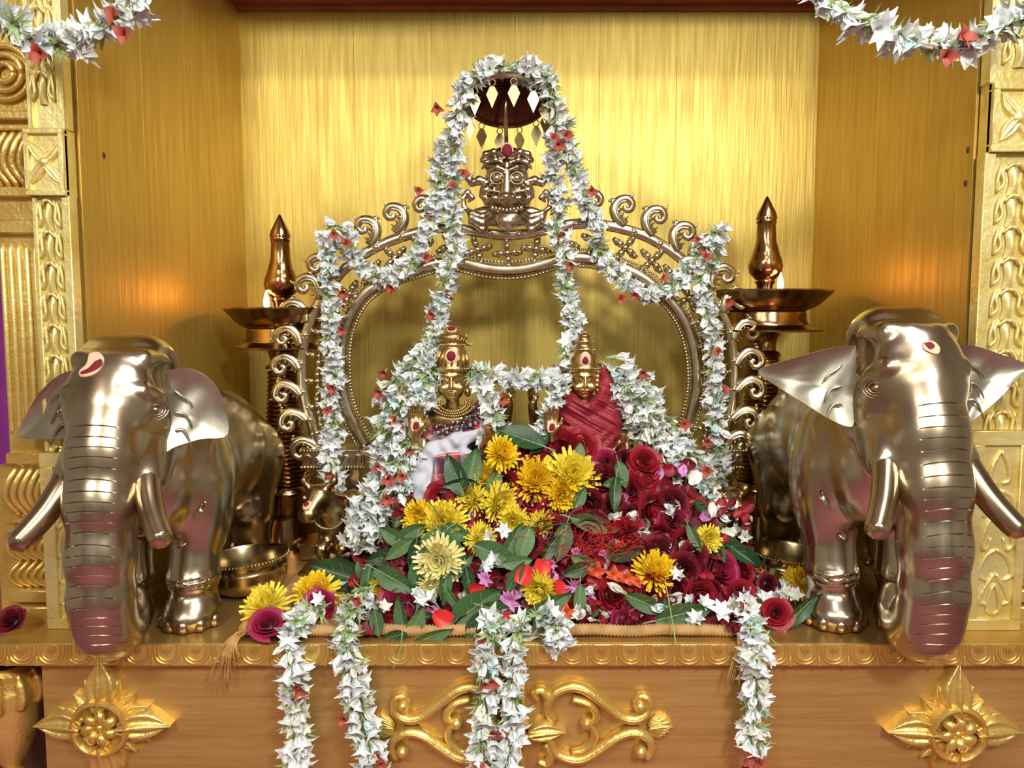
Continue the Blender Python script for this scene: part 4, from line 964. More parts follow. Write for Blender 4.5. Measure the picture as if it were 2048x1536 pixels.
# ================================================================== bowls
def bowl(px, py, rpx, yb, tilt_, lab):
    s = S(px, py, yb); r = rpx*s; h = r*.88; c = Vector((P(px, py, yb).x, yb, 0))
    q = Quaternion((0, 1, 0), tilt_)
    pr_ = [(0, 0), (r*.55, 0), (r*.72, h*.06), (r*.88, h*.22), (r*.94, h*.45), (r*.93, h*.62), (r*.95, h*.66), (r*.93, h*.70), (r*.94, h*.86), (r*1.0, h*.97), (r*1.0, h), (r*.965, h), (r*.92, h*.92), (r*.90, h*.5), (r*.82, h*.2), (r*.5, h*.07), (0, h*.06)]
    o = MB().lathe(pr_, (0, 0, 0), 56, q).mesh('body', 'bowl_brass', 'auto')
    root = thing('brass_bowl', c, lab, 'bowl'); link('body', o, root, Vector((0, 0, r*.55*abs(math.sin(tilt_)))))
    mb = MB()
    for j in range(72):
        a = 2*math.pi*j/72; mb.ball(q @ Vector((r*1.005*math.cos(a), r*1.005*math.sin(a), h*.955)), r*.028, 6, 4)
    b = link('beaded_rim', mb.mesh('beaded_rim', 'bowl_brass', True), root, Vector((0, 0, r*.55*abs(math.sin(tilt_))))); b['kind'] = 'stuff'
    return root
bowl(500, 1150, 80, 0.200, math.radians(-4), 'brass bowl with beaded rim between the left elephant and the bull')
bowl(1575, 1120, 74, 0.235, math.radians(2), 'brass bowl with beaded rim beside the right elephant\'s leg')

# ================================================================== small bull and lion figures
def bull():
    c = P(702, 1140, 0.315); c = Vector((c.x, 0.315, 0)); root = thing('brass_bull', c, 'small seated brass bull with necklace left of the flowers', 'bull')
    f = Field((c.x-.085, c.y-.08, .0), (c.x+.10, c.y+.09, .20), .0014); B = lambda x, y, z: (c.x+x, c.y+y, z)
    f.ell(B(.025, .02, .080), (.060, .040, .042), .015); f.ell(B(.055, .03, .072), (.036, .038, .045), .015)
    f.ell(B(.002, .012, .115), (.024, .020, .022), .012)                                  # hump
    f.cap(B(-.015, -.005, .090), B(-.040, -.025, .125), .034, .024, .012)                 # neck
    f.ell(B(-.020, -.010, .075), (.032, .034, .048), .012)                                # chest
    f.cap(B(-.046, -.032, .134), B(-.056, -.052, .112), .021, .0155, .008)                # head
    f.ell(B(-.058, -.057, .107), (.0165, .013, .0125), .005)
    for s in (-1, 1):
        f.chain([B(-.046+s*.014, -.034, .148), B(-.044+s*.026, -.034, .160), B(-.040+s*.026, -.036, .176)], [.0068, .0055, .0015], .004)
        f.cap(B(-.042+s*.018, -.028, .137), B(-.036+s*.036, -.022, .130), .007, .0035, .004)
        f.chain([B(-.012+s*.016, -.022, .065), B(-.020+s*.018, -.046, .046), B(-.018+s*.018, -.040, .022)], [.016, .0125, .009], .008)
        f.chain([B(.06, .02+s*.026, .05), B(.04, .02+s*.034, .026)], [.022, .014], .01)
    V, F = f.surf(1); place_np('body', V, F, 'bull_brass', root)
    MB().box(B(-.075, -.065, 0), B(.085, .07, .014), .003).build('plinth', 'bull_brass', root)
    mb = MB()
    for i in range(26):
        a = -1.5+3.0*i/25; p = Vector(B(-.026+.030*math.sin(a), -.034-.012*math.cos(a), .082+.030*(1-math.cos(a))))
        mb.ball(p+Vector((0, -.004, 0)), .0026, 6, 4)
    mb.build('necklace', 'arch_brass', root, smooth=True)
    for s in (-1, 1): MB().ball(B(-.050+s*.0165, -.045, .134), (.0045, .0045, .0045), 8, 6).build('eye', 'arch_brass', root, smooth=True)
    tr = bvh(V, F); patch(tr, [(606,1006),(618,1002),(625,1008),(618,1018),(606,1019)], .0015, 'sandal_mark', 'sandal', root, .28)
    patch(tr, [(606,1006),(614,1003),(618,1008),(610,1013)], .0025, 'kumkum_mark', 'kumkum', root, .28)
bull()
def lion():
    c = P(1455, 1100, 0.30); c = Vector((c.x, 0.30, 0)); root = thing('brass_lion', c, 'small dark brass lion with wavy mane at the right of the flowers', 'lion')
    f = Field((c.x-.07, c.y-.08, .0), (c.x+.07, c.y+.09, .17), .0014); B = lambda x, y, z: (c.x+x, c.y+y, z)
    f.ell(B(0, .03, .065), (.035, .055, .05), .015); f.ell(B(0, -.012, .105), (.040, .030, .044), .01)
    f.ell(B(0, -.034, .112), (.026, .022, .028), .008); f.ell(B(0, -.054, .100), (.014, .012, .012), .006)
    for s in (-1, 1):
        f.ell(B(s*.022, -.022, .146), (.009, .007, .010), .004); f.cap(B(s*.022, -.012, .08), B(s*.024, -.030, .02), .016, .011, .01); f.ell(B(s*.024, -.04, .018), (.013, .018, .010), .006)
        f.cap(B(s*.03, .05, .06), B(s*.034, .04, .02), .024, .014, .012); f.ell(B(s*.010, -.050, .122), (.006, .005, .005), .003)
    for i in range(22):
        a = -2.5+5.0*i/21; r0 = .036
        f.cap(B(r0*math.sin(a), -.016, .106+r0*math.cos(a)), B(1.35*r0*math.sin(a+.1), -.004, .100+1.3*r0*math.cos(a+.1)), .0055, .003, .002)
    V, F = f.surf(1); place_np('body', V, F, 'bull_brass', root)
    MB().box(B(-.05, -.06, 0), B(.05, .08, .014), .003).build('plinth', 'bull_brass', root)
    for s in (-1, 1): MB().ball(B(s*.010, -.056, .121), .0042, 8, 6).build('eye', 'arch_brass', root, smooth=True)
lion()

# ================================================================== jute mat
mat_root = thing('jute_mat', (P(980, 1270, .03).x, .14, 0), 'woven jute mat with a corded front edge under the flowers', 'mat')
xa, xb = G(488, 1268, .006).x, G(1470, 1268, .006).x
MB().box((xa, .028, .0005), (xb, .30, .006), .002).build('weave', 'jute', mat_root)
path = [Vector((xa+(xb-xa)*i/60, .022+.0012*math.sin(i*.9), .0085+.0010*math.sin(i*.5))) for i in range(61)]
mb = MB(); pp = resample(path, .0016); mb.tube(pp, [.0074+(.0009 if i % 3 else -.0006) for i in range(len(pp))], 10); mb.build('corded_edge', 'jute', mat_root, smooth=True)
rn = random.Random(4)
for (x, d) in ((xa, -1), (xb, 1)):
    MB().ball((x, .024, .010), (.011, .010, .009), 10, 8).build('corner_knot', 'jute_fringe', mat_root, smooth=True)
    for i in range(26):
        g = rn.uniform(0, 1); e = Vector((x+d*rn.uniform(-.012, .026)+(-.028 if d < 0 else -.014)*g, -.007-.004*rn.random(), -.012-.055*g))
        q = spline([Vector((x+d*rn.uniform(-.006, .006), .020, .009)), Vector((x+d*.010*rn.random(), .004, .006+.004*rn.random())), Vector((x*1+d*.004+(e.x-x)*.4, -.0085, -.004)), e], 4)
        MB().tube(q, [.0011]*(len(q)-3)+[.0008, .0006, .0003], 5).build('fringe_strand', 'jute_fringe', mat_root, smooth=True)
# ================================================================== seated brass idols
def idol_face(root, cx, cy, hw, yi, male):
    """head in brass, built around the pixel where the face's centre is seen; hw = half face width in pixels"""
    a = hw*S(cx, cy, yi); o = np.array(P(cx, cy, yi)); h = a/24
    f = Field(o+np.array((-1.55, -1.65, -2.6))*a, o+np.array((1.55, 1.5, 2.2))*a, h)
    q = lambda x, y, z: tuple(o+np.array((x, y, z))*a); A = lambda *r: tuple(np.array(r)*a)
    f.ell(q(0, .1, .35), A(1.0, 1.05, 1.2), .2*a); f.ell(q(0, -.12, -.42), A(.80, .85, .85), .25*a)
    f.ell(q(0, -.62, -1.02), A(.30, .30, .24), .2*a)                           # chin
    f.chain([q(0, -.98, .38), q(0, -1.10, .02), q(0, -1.22, -.22)], [.09*a, .11*a, .15*a], .10*a)
    for s in (-1, 1):
        f.ell(q(s*.13, -1.08, -.27), A(.12, .12, .10), .06*a)                  # nostrils
        f.ell(q(s*.56, -.72, -.35), A(.30, .25, .30), .2*a)                    # cheeks
        f.ell(q(s*.40, -.93, .18), A(.30, .12, .19), .10*a, sub=True)          # eye hollow
        f.ell(q(s*.40, -.84, .17), A(.23, .14, .115), .03*a)
        f.chain([q(s*.12, -.99, .22), q(s*.38, -1.0, .33), q(s*.66, -.84, .20)], [.030*a, .042*a, .03*a], .03*a)     # upper lid
        f.chain([q(s*.16, -.97, .10), q(s*.40, -.95, .03), q(s*.62, -.83, .12)], [.02*a, .03*a, .02*a], .03*a)
        f.chain([q(s*.08, -1.04, .48), q(s*.38, -1.02, .60), q(s*.74, -.76, .46)], [.05*a, .06*a, .035*a], .05*a)    # brow
        f.ell(q(s*1.0, .05, -.05), A(.13, .26, .52), .06*a); f.ell(q(s*1.04, -.02, -.70), A(.22, .2, .30), .05*a)      # ear, ear ornament
    f.ell(q(0, -.96, -.58), A(.34, .14, .075), .05*a); f.ell(q(0, -.93, -.73), A(.27, .13, .08), .04*a)             # lips
    f.cap(q(0, .1, -1.0), q(0, .15, -2.2), .46*a, .50*a, .1*a)
    V, F = f.surf(1); hd = place_np('head', V, F, 'idol_brass', root)
    for s in (-1, 1): MB().ball(q(s*.40, -.955, .17), (.07*a, .04*a, .07*a), 8, 6).build('pupil', 'oil_soot', hd, smooth=True)
    return o, a
def rowbeads(mb, c, r, z, n, br):
    for j in range(n):
        t = 2*math.pi*j/n; mb.ball((c[0]+r*math.cos(t), c[1]+r*math.sin(t), z), br, 6, 4)
def hand_mesh(sz):
    """upright open hand, palm towards -y, wrist at 0, thumb on +x"""
    f = Field((-.45*sz, -.30*sz, -.30*sz), (.55*sz, .30*sz, 1.12*sz), sz/52)
    f.cap((0, .02*sz, -.3*sz), (0, .02*sz, .05*sz), .15*sz, .155*sz, .08*sz)
    f.ell((0, 0, .26*sz), (.26*sz, .11*sz, .30*sz), .08*sz)
    f.ell((.15*sz, -.05*sz, .18*sz), (.11*sz, .09*sz, .18*sz), .08*sz)
    for x, z, L in ((-.195, .46, .36), (-.07, .52, .44), (.06, .53, .47), (.185, .49, .40)):
        f.chain([(x*sz, .0, (z-.08)*sz), (x*1.10*sz, -.015*sz, (z+L*.5)*sz), (x*1.10*sz, -.055*sz, (z+L)*sz)], [.072*sz, .064*sz, .050*sz], .02*sz)
    f.chain([(.16*sz, -.03*sz, .16*sz), (.33*sz, -.07*sz, .36*sz), (.36*sz, -.10*sz, .56*sz)], [.085*sz, .072*sz, .052*sz], .04*sz)
    V, F = f.surf(1); me = np_mesh('hand', V, F); me.materials.append(MATS['idol_brass']); return me
def mark_mesh(sz):
    m1 = MB().ball((0, -.095*sz, .24*sz), (.20*sz, .03*sz, .24*sz), 14, 8).mesh('sandal_mark', 'sandal', True)
    m2 = MB(); m2.ball((0, -.115*sz, .25*sz), (.12*sz, .025*sz, .15*sz), 12, 8); m2.ball((-.06*sz, -.112*sz, .20*sz), (.07*sz, .02*sz, .08*sz), 8, 6)
    return m1, m2.mesh('kumkum_mark', 'kumkum', True)
HS = 0.047; HM = hand_mesh(HS); HK = mark_mesh(HS)
def hand(root, px, py, y, rot, sc=1.0):
    o = link('hand', HM, root, P(px, py, y)-wloc(root), rot, sc)
    link('sandal_mark', HK[0], o); link('kumkum_mark', HK[1], o); return o
def arm(root, pts, r0, r1, name='arm'):
    q = spline([P(*p) for p in pts], 5); n = len(q)
    MB().tube(q, [r0+(r1-r0)*i/(n-1) for i in range(n)], 12).build(name, 'idol_brass', root, smooth=True)
def uv_attr(o, fn):
    at = o.data.attributes.new('cloth_uv', 'FLOAT_VECTOR', 'POINT'); w_ = wloc(o)
    at.data.foreach_set('vector', [c for v in o.data.vertices for c in fn(v.co+w_)])
def folds(V, fn):
    V = V.copy(); V += fn(V); return V

YI = 0.262
# ---------------- the idol in the white and checked cloth
b0 = P(905, 1000, YI); iL = thing('seated_idol', (b0.x, YI, 0), 'seated brass idol with tall crescent crown, wrapped in white and checked cloth', 'idol', 'pair of seated idols')
o, a = idol_face(iL, 905, 765, 29, YI-.012, True)
mb = MB(); cz = lambda py: P(905, py, YI).z; c = (o[0], o[1]+.1*a, 0); kk = S(905, 720, YI)
mb.lathe([(r_*kk, cz(py)) for r_, py in ((31, 742), (34, 738), (34, 733), (31, 730), (31, 722), (28, 706), (24, 695), (22, 693), (25, 690), (25, 687), (22, 685), (26, 680), (27, 674), (24, 668), (17, 664), (15, 662), (17, 660), (16, 657), (10, 653), (0, 651))], c, 40)
rowbeads(mb, c, 34.5*kk, cz(736), 34, 2.2*kk); rowbeads(mb, c, 25.5*kk, cz(689), 26, 2.0*kk); rowbeads(mb, c, 17*kk, cz(661), 18, 1.8*kk)
for j in range(16):
    t = 2*math.pi*j/16; mb.tube([(c[0]+31.5*kk*math.cos(t), c[1]+31.5*kk*math.sin(t), cz(729)), (c[0]+31*kk*math.cos(t+.1), c[1]+31*kk*math.sin(t+.1), cz(716)), (c[0]+26*kk*math.cos(t+.2), c[1]+26*kk*math.sin(t+.2), cz(700))], [2.6*kk, 2.6*kk, 1.2*kk], 6)
for j in range(18):
    t = 2*math.pi*j/18; mb.tube([(c[0]+23*kk*math.cos(t), c[1]+23*kk*math.sin(t), cz(685)), (c[0]+27.5*kk*math.cos(t+.35), c[1]+27.5*kk*math.sin(t+.35), cz(676)), (c[0]+21*kk*math.cos(t+.7), c[1]+21*kk*math.sin(t+.7), cz(666))], [1.6*kk, 2.0*kk, 1.2*kk], 6)
crown = mb.build('crown', 'idol_brass', iL, smooth=True)
cr = P(938, 678, YI-.004); n = 17
MB().tube([cr+Vector((9*kk*math.cos(t)+2*kk, 0, 11*kk*math.sin(t))) for t in np.linspace(2.1, 5.6, n)], [max(.35, 3.6*math.sin(math.pi*i/(n-1)))*kk for i in range(n)], 8).build('crescent', 'idol_brass', crown, smooth=True)
MB().ball(Vector((c[0], c[1]-29*kk, cz(712))), (14*kk, 5*kk, 16*kk), 14, 8).build('sandal_mark', 'sandal', crown, smooth=True)
MB().ball(Vector((c[0], c[1]-33*kk, cz(710))), (9*kk, 4*kk, 10*kk), 12, 8).build('kumkum_mark', 'kumkum', crown, smooth=True)
MB().ball(Vector((c[0], c[1]-12*kk, cz(660))), (11*kk, 8*kk, 7*kk), 12, 8).build('sandal_mark', 'sandal', crown, smooth=True)
MB().ball(Vector((c[0], c[1]-16*kk, cz(657))), (8*kk, 6*kk, 5*kk), 12, 8).build('kumkum_mark', 'kumkum', crown, smooth=True)
# shoulders and necklace in brass
f = Field(np.array(P(800, 960, YI))-np.array((0, .09, 0)), np.array(P(1030, 795, YI))+np.array((0, .07, 0)), .0018)
s = S(905, 850, YI)
f.ell(P(907, 835, YI), (58*s, .034, 28*s), .01); f.ell(P(907, 890, YI), (54*s, .036, 60*s), .015)
for sx in (-1, 1): f.ell(P(907+sx*56, 846, YI), (22*s, .028, 24*s), .01)
V, F = f.surf(1); place_np('torso', V, F, 'idol_brass', iL)
for j, rr in enumerate((27, 35, 43)):
    mb = MB()
    for t in np.linspace(-.2, math.pi+.2, 22+5*j): mb.ball(P(905+rr*math.cos(t), 806+rr*.62*math.sin(t), YI-.030-.003*j), 3.0*s, 6, 4)
    mb.build('necklace', 'idol_brass', iL, smooth=True)
# checked shawl round the chest
f = Field(np.array(P(820, 945, YI))-np.array((0, .10, 0)), np.array(P(1015, 800, YI))+np.array((0, .08, 0)), .0017)
f.ell(P(912, 885, YI), (66*s, .046, 52*s), .012); f.ell(P(955, 850, YI-.004), (44*s, .042, 36*s), .014); f.ell(P(870, 872, YI), (34*s, .040, 30*s), .014)
V, F = f.surf(1)
V = folds(V, lambda v: np.stack([0*v[:,0], -.0022*np.sin((v[:,2]*1.0+v[:,0]*.55)*420), .0*v[:,0]], 1))
shawl = place_np('shawl', V, F, 'plaid', iL); uv_attr(shawl, lambda v: (((v.z*.9-v.x*.42)/.056) % 1, ((v.x)/.20+.1) % 1, 0))
# white wrap: bands over the chest, lap and a fall at the left
f = Field(np.array(P(770, 1075, YI))-np.array((0, .16, 0)), np.array(P(1035, 845, YI))+np.array((0, .08, 0)), .0019)
f.chain([P(975, 862, YI-.050), P(915, 882, YI-.056), P(868, 905, YI-.052), P(838, 945, YI-.046), P(822, 990, YI-.045), P(812, 1030, YI-.045)], [9*s, 14*s, 19*s, 24*s, 27*s, 28*s], .012)
f.chain([P(985, 922, YI-.058), P(930, 915, YI-.062), P(880, 918, YI-.056), P(850, 945, YI-.05)], [13*s, 14*s, 14*s, 18*s], .010)
f.ell(P(915, 985, YI-.045), (98*s, .062, 62*s), .014); f.ell(P(975, 985, YI-.05), (52*s, .06, 50*s), .014)
V, F = f.surf(1)
V = folds(V, lambda v: np.stack([.0*v[:,0], -.0020*np.sin(v[:,0]*150+v[:,2]*210+2*np.sin(v[:,0]*60))-.0010*np.sin(v[:,0]*330-v[:,2]*240), 0*v[:,0]], 1))
place_np('white_wrap', V, F, 'cloth_white', iL); wt = bvh(V, F)
ck = patch(wt, [(868,912),(905,905),(950,908),(982,916),(980,960),(975,1000),(930,1030),(880,1030),(862,985),(866,940)], .0032, 'checked_fold', 'plaid', iL, YI-.09, 8, .002)
uv_attr(ck, lambda v: (((v.x*1.0+v.z*.18)/.052+.52) % 1, ((v.z-v.x*.1)/.066+.35) % 1, 0))
# arms and hands
hand(iL, 832, 866, YI-.070, Quaternion((0, 0, 1), .25)); arm(iL, [(862,850,YI-.005),(838,905,YI-.035),(832,872,YI-.068)], .017, .0075)
hand(iL, 978, 868, YI-.082, Quaternion((0, 1, 0), math.pi-.18) @ Quaternion((1, 0, 0), -.25)); arm(iL, [(955,850,YI),(982,880,YI-.04),(980,866,YI-.078)], .016, .0075)
arm(iL, [(945,840,YI+.015),(1002,850,YI+.012),(1016,812,YI+.0),(1014,795,YI-.005)], .013, .007, 'rear_arm')
hh = link('rear_hand', HM, iL, P(1014, 800, YI-.006)-wloc(iL), Quaternion((0, 1, 0), .15), .62)
MB().tube([P(1003, 818, YI-.014), P(1012, 790, YI-.016), P(1016, 764, YI-.016)], [.0035, .0035, .003], 8).build('held_axe', 'idol_brass', iL, smooth=True)
arm(iL, [(865,842,YI+.018),(815,855,YI+.018),(806,815,YI+.01),(806,798,YI+.005)], .013, .007, 'rear_arm')
MB().box(Vector((b0.x-.085, YI-.045, 0)), Vector((b0.x+.085, YI+.06, P(905, 1010, YI).z), ), .004).build('pedestal', 'idol_brass', iL)

# bead necklace lying on the shawl: dark seeds with silver caps
nb = thing('seed_bead_necklace', P(905, 862, YI-.06), 'dark seed bead necklace with silver caps across the checked shawl', 'necklace')
st_ = bvh(*(lambda d: ([list(v.co+wloc(shawl)) for v in d.vertices], [list(p.vertices) for p in d.polygons]))(shawl.data))
rn = random.Random(11)
bead = MB().ball((0, 0, 0), .0052, 10, 7).mesh('bead', 'bead_dark', True); capm = MB(); capm.ball((0, 0, .0048), (.0032, .0032, .0022), 8, 5); capm.ball((0, 0, -.0048), (.0032, .0032, .0022), 8, 5); capm = capm.mesh('silver_cap', 'silver', True)
rows = [[(868,843),(905,836),(940,822),(968,800)], [(872,854),(910,846),(945,833),(972,812)], [(878,866),(915,858),(950,842),(968,826)]]
for q in rows:
    for p in resample(spline([Vector((a_, b_, 0)) for a_, b_ in q], 6), 12.5):
        x, y = p.x+rn.uniform(-3, 3), p.y+rn.uniform(-3, 3); h_ = st_.ray_cast(CAM, ray(x, y).normalized())
        w_ = (h_[0] if h_[0] is not None else P(x, y, YI-.045)) - ray(x, y).normalized()*.005
        b_ = link('bead', bead, nb, w_-nb.location, Quaternion((rn.random()-.5, rn.random()-.5, rn.random()-.5, rn.random()-.5)).normalized(), rn.uniform(.85, 1.1)); link('silver_cap', capm, b_)

# ---------------- the idol in the red sari
b1 = P(1172, 1000, YI); iR = thing('seated_idol', (b1.x, YI, 0), 'seated brass idol with a stepped crown, wrapped in a red sari', 'idol', 'pair of seated idols')
o, a = idol_face(iR, 1168, 764, 26, YI-.018, False)
mb = MB(); cz = lambda py: P(1168, py, YI).z; c = (o[0], o[1]+.12*a, 0)
mb.lathe([(r_*kk, cz(py)) for r_, py in ((27, 742), (31, 738), (31, 731), (27, 728), (27, 720), (24, 712), (20, 702), (22, 700), (22, 696), (17, 693), (14, 688), (17, 684), (17, 681), (12, 678), (11, 674), (13, 672), (12, 669), (0, 668))], c, 36)
rowbeads(mb, c, 31.5*kk, cz(735), 30, 2.2*kk); rowbeads(mb, c, 22.5*kk, cz(698), 22, 1.9*kk); rowbeads(mb, c, 17.5*kk, cz(682.5), 18, 1.7*kk)
for sx in (-1, 1):                                            # hair curls beside the face
    for j in range(4): mb.ball((c[0]+sx*(27-j*.5)*kk, c[1]-6*kk, cz(742+j*9)), (5.5*kk, 6*kk, 5.5*kk), 8, 6)
crown = mb.build('crown', 'idol_brass', iR, smooth=True)
MB().ball(Vector((c[0], c[1]-26*kk, cz(716))), (11*kk, 5*kk, 15*kk), 14, 8).build('sandal_mark', 'sandal', crown, smooth=True)
MB().lathe([(0, -11*kk), (5*kk, -9*kk), (7.5*kk, -4*kk), (6*kk, 2*kk), (2.5*kk, 9*kk), (0, 13*kk)], Vector((c[0], c[1]-26.5*kk, cz(716))), 12).build('kumkum_mark', 'kumkum', crown, smooth=True)
MB().ball(Vector((c[0], c[1]-6*kk, cz(670))), (8*kk, 6*kk, 5*kk), 12, 8).build('kumkum_mark', 'kumkum', crown, smooth=True)
f = Field(np.array(P(1075, 990, YI))-np.array((0, .13, 0)), np.array(P(1275, 728, YI))+np.array((0, .10, 0)), .0019)
f.ell(P(1178, 850, YI), (58*s, .046, 62*s), .012); f.ell(P(1182, 905, YI-.006), (66*s, .052, 60*s), .02)
f.ell(P(1140, 830, YI-.004), (30*s, .036, 40*s), .014); f.ell(P(1220, 835, YI), (26*s, .036, 48*s), .014)
f.chain([P(1132, 790, YI-.012), P(1150, 808, YI-.032), P(1172, 814, YI-.038), P(1196, 800, YI-.030), P(1210, 770, YI-.010), P(1205, 745, YI+.008)], [16*s, 13*s, 12*s, 13*s, 14*s, 10*s], .010)
f.chain([P(1205, 745, YI+.010), P(1190, 735, YI+.03), P(1165, 735, YI+.032), P(1140, 748, YI+.028), P(1130, 790, YI)], [10*s, 14*s, 14*s, 14*s, 15*s], .012)
f.chain([P(1212, 770, YI), P(1228, 815, YI), P(1238, 860, YI)], [15*s, 18*s, 18*s], .012)
f.ell(P(1175, 772, YI-.030), (22*s, .030, 34*s), .006, sub=True)      # the opening round the face
V, F = f.surf(1)
def sf(v):
    t = (v[:,2]+.55*v[:,0]); t2 = (v[:,2]-.75*v[:,0]); w_ = np.clip((v[:,2]-P(1170, 880, YI).z)*30, 0, 1)
    return np.stack([0*t, -(.0022*np.sin(t*300)*w_+.0020*np.sin(t2*330)*(1-w_)+.0010*np.sin(t*760)), 0*t], 1)
place_np('sari', folds(V, sf), F, 'sari_red', iR)
hand(iR, 1103, 868, YI-.062, Quaternion((0, 0, 1), .2), .94); arm(iR, [(1128,850,YI),(1112,900,YI-.03),(1104,874,YI-.060)], .016, .007)
hand(iR, 1246, 880, YI-.060, Quaternion((0, 1, 0), math.pi) @ Quaternion((1, 0, 0), -.2), .92); arm(iR, [(1225,850,YI),(1246,880,YI-.03),(1247,878,YI-.058)], .015, .007)
arm(iR, [(1130,838,YI+.02),(1080,858,YI+.018),(1066,820,YI+.0),(1066,800,YI-.005)], .012, .0065, 'rear_arm')
link('rear_hand', HM, iR, P(1066, 806, YI-.006)-wloc(iR), Quaternion((0, 1, 0), -.1), .6)
MB().tube([P(1060, 800, YI-.014), P(1068, 780, YI-.016), P(1068, 760, YI-.014)], [.003, .0035, .0045], 8).build('held_stem', 'idol_brass', iR, smooth=True)
MB().box(Vector((b1.x-.085, YI-.045, 0)), Vector((b1.x+.075, YI+.06, P(1172, 985, YI).z)), .004).build('pedestal', 'idol_brass', iR)
# ================================================================== flower garlands
def petal_fn(L, W, spread, cup, curl, ang):
    """petal leaving the axis +z at angle spread, bending by curl"""
    def fn(u, v):
        s = v*2-1; w_ = W*(math.sin(math.pi*min(1, .10+.90*u))**.7 if u < .97 else .08)
        th = spread*(u**.8)+curl*u*u; r = L*u*math.sin(th*.75)+.0012; z = L*u*math.cos(th*.75)
        r += -cup*abs(s)**2*w_*0
        x, y = r+cup*w_*(s*s)*-1, s*w_
        return (x*math.cos(ang)-y*math.sin(ang), x*math.sin(ang)+y*math.cos(ang), z+cup*w_*s*s*.6)
    return fn
def blossom(name, n, L, W, spread, cup, curl, mats, seed, tube=True, jit=.25):
    rn = random.Random(seed); mb = MB(); mb.cm = 0
    for j in range(n):
        a = 2*math.pi*j/n+rn.uniform(-jit, jit)
        mb.grid(petal_fn(L*rn.uniform(.85, 1.1), W, spread*rn.uniform(.75, 1.2), cup, curl, a), 5, 4)
    if tube:
        mb.cm = 1; mb.tube([(0, 0, -L*.75), (.0004, 0, -L*.4), (0, 0, .0008)], [.0007, .0011, .0021], 5, cap=False)
    return mb.mesh(name, mats, True)
WB = [blossom('blossom', 6, .0215, .0062, .56, .5, .25, ['petal_white', 'stem_green'], 1), blossom('blossom', 6, .0205, .0062, .36, .55, .1, ['petal_white', 'stem_green'], 2),
      blossom('blossom', 6, .0220, .0058, .78, .4, .3, ['petal_white', 'stem_green'], 3), blossom('blossom', 5, .0210, .0064, .26, .6, .0, ['petal_white', 'stem_green'], 4),
      blossom('blossom', 6, .0185, .0060, .60, .5, .2, ['petal_cream', 'stem_green'], 5), blossom('blossom', 4, .0165, .0034, .16, .8, -.1, ['petal_cream', 'stem_green'], 6)]
BB = blossom('blossom', 6, .0175, .0060, .6, .5, .2, ['petal_blue', 'stem_green'], 7)
RB = [blossom('coral_blossom', 4, .013, .0050, .8, .3, .5, ['petal_coral', 'stem_green'], 8, jit=.5), blossom('coral_blossom', 3, .014, .0058, .6, .2, .6, ['petal_coral', 'stem_green'], 9, jit=.6)]
SPR = blossom('green_sprig', 6, .021, .0017, .8, .2, .1, ['stem_green', 'stem_green'], 10, jit=.6)
NBLOSSOM = 0
def garland(pts, r, lab, seed, row=.0125, per=5, red=.012, blue=.025, size=1.0, cap=295, group=None, cream=.25, reds=()):
    """pts: (px, py, y) along the string"""
    global NBLOSSOM
    rn = random.Random(seed); path = spline([P(*p) for p in pts], 8); q = resample(path, row)
    while len(q)*per*1.0 > cap: row *= 1.04; q = resample(path, row)
    low = min(path, key=lambda v: v.z)
    root = thing('flower_garland', low, lab, 'garland', group)
    MB().tube(resample(path, .006), .0022, 6).build('string', 'stem_green', root, smooth=True)
    w0 = Vector(low)
    for i, c in enumerate(q):
        t = (q[min(i+1, len(q)-1)]-q[max(i-1, 0)]); t = t.normalized() if t.length > 0 else Vector((0, 0, -1))
        if t.z > 0.15: t = -t
        a = t.orthogonal().normalized(); b = t.cross(a); ph = rn.uniform(0, 6.28)
        rr = r(i/(len(q)-1)) if callable(r) else r
        for j in range(per):
            th = ph+2*math.pi*j/per+rn.uniform(-.4, .4); d = a*math.cos(th)+b*math.sin(th)
            x = rn.random(); L = .019*size
            ax = (d*rn.uniform(.55, 1.0)+t*rn.uniform(.55, 1.5)+Vector((rn.uniform(-.25, .25), rn.uniform(-.25, .25), rn.uniform(-.25, .25)))).normalized()
            rad = max(rr-L*.55, .001)*(rn.random()**.5)
            pos = c+d*rad+t*rn.uniform(-.006, .006)
            me, nm = (rn.choice(RB), 'coral_blossom') if x < red else (BB, 'blossom') if x < red+blue else (SPR, 'green_sprig') if x < red+blue+.17 else ((rn.choice(WB[4:]) if rn.random() < cream else rn.choice(WB[:4])), 'blossom')
            qt = ax.to_track_quat('Z', 'Y') @ Quaternion((0, 0, 1), rn.uniform(0, 6.28))
            link(nm, me, root, pos-w0, qt, size*rn.uniform(.85, 1.18)); NBLOSSOM += 1
    for (px, py, y) in reds:
        for k in range(1):
            ax = Vector((rn.uniform(-.5, .5), -1, rn.uniform(-.6, .5))).normalized()
            link('coral_blossom', rn.choice(RB), root, P(px+rn.uniform(-6, 6), py+rn.uniform(-6, 6), y)-w0, ax.to_track_quat('Z', 'Y'), size*rn.uniform(.9, 1.15))
    return root
YG = YA-.022
garland([(1062,150,YU-.045),(1010,135,YU-.03),(955,150,YU-.055),(922,195,YU-.045),(912,250,YU-.02),(905,320,YG),(902,400,YG),(912,470,YG),(898,540,YG),(885,600,YG-.01),(872,650,YG-.04),(858,700,YI+.03)], .017,
        'white garland from the left rim of the parasol down to the white-robed idol', 21, per=5, reds=[(875,215,YU-.04),(922,345,YG-.02),(905,370,YG-.02),(870,625,YG-.03)])
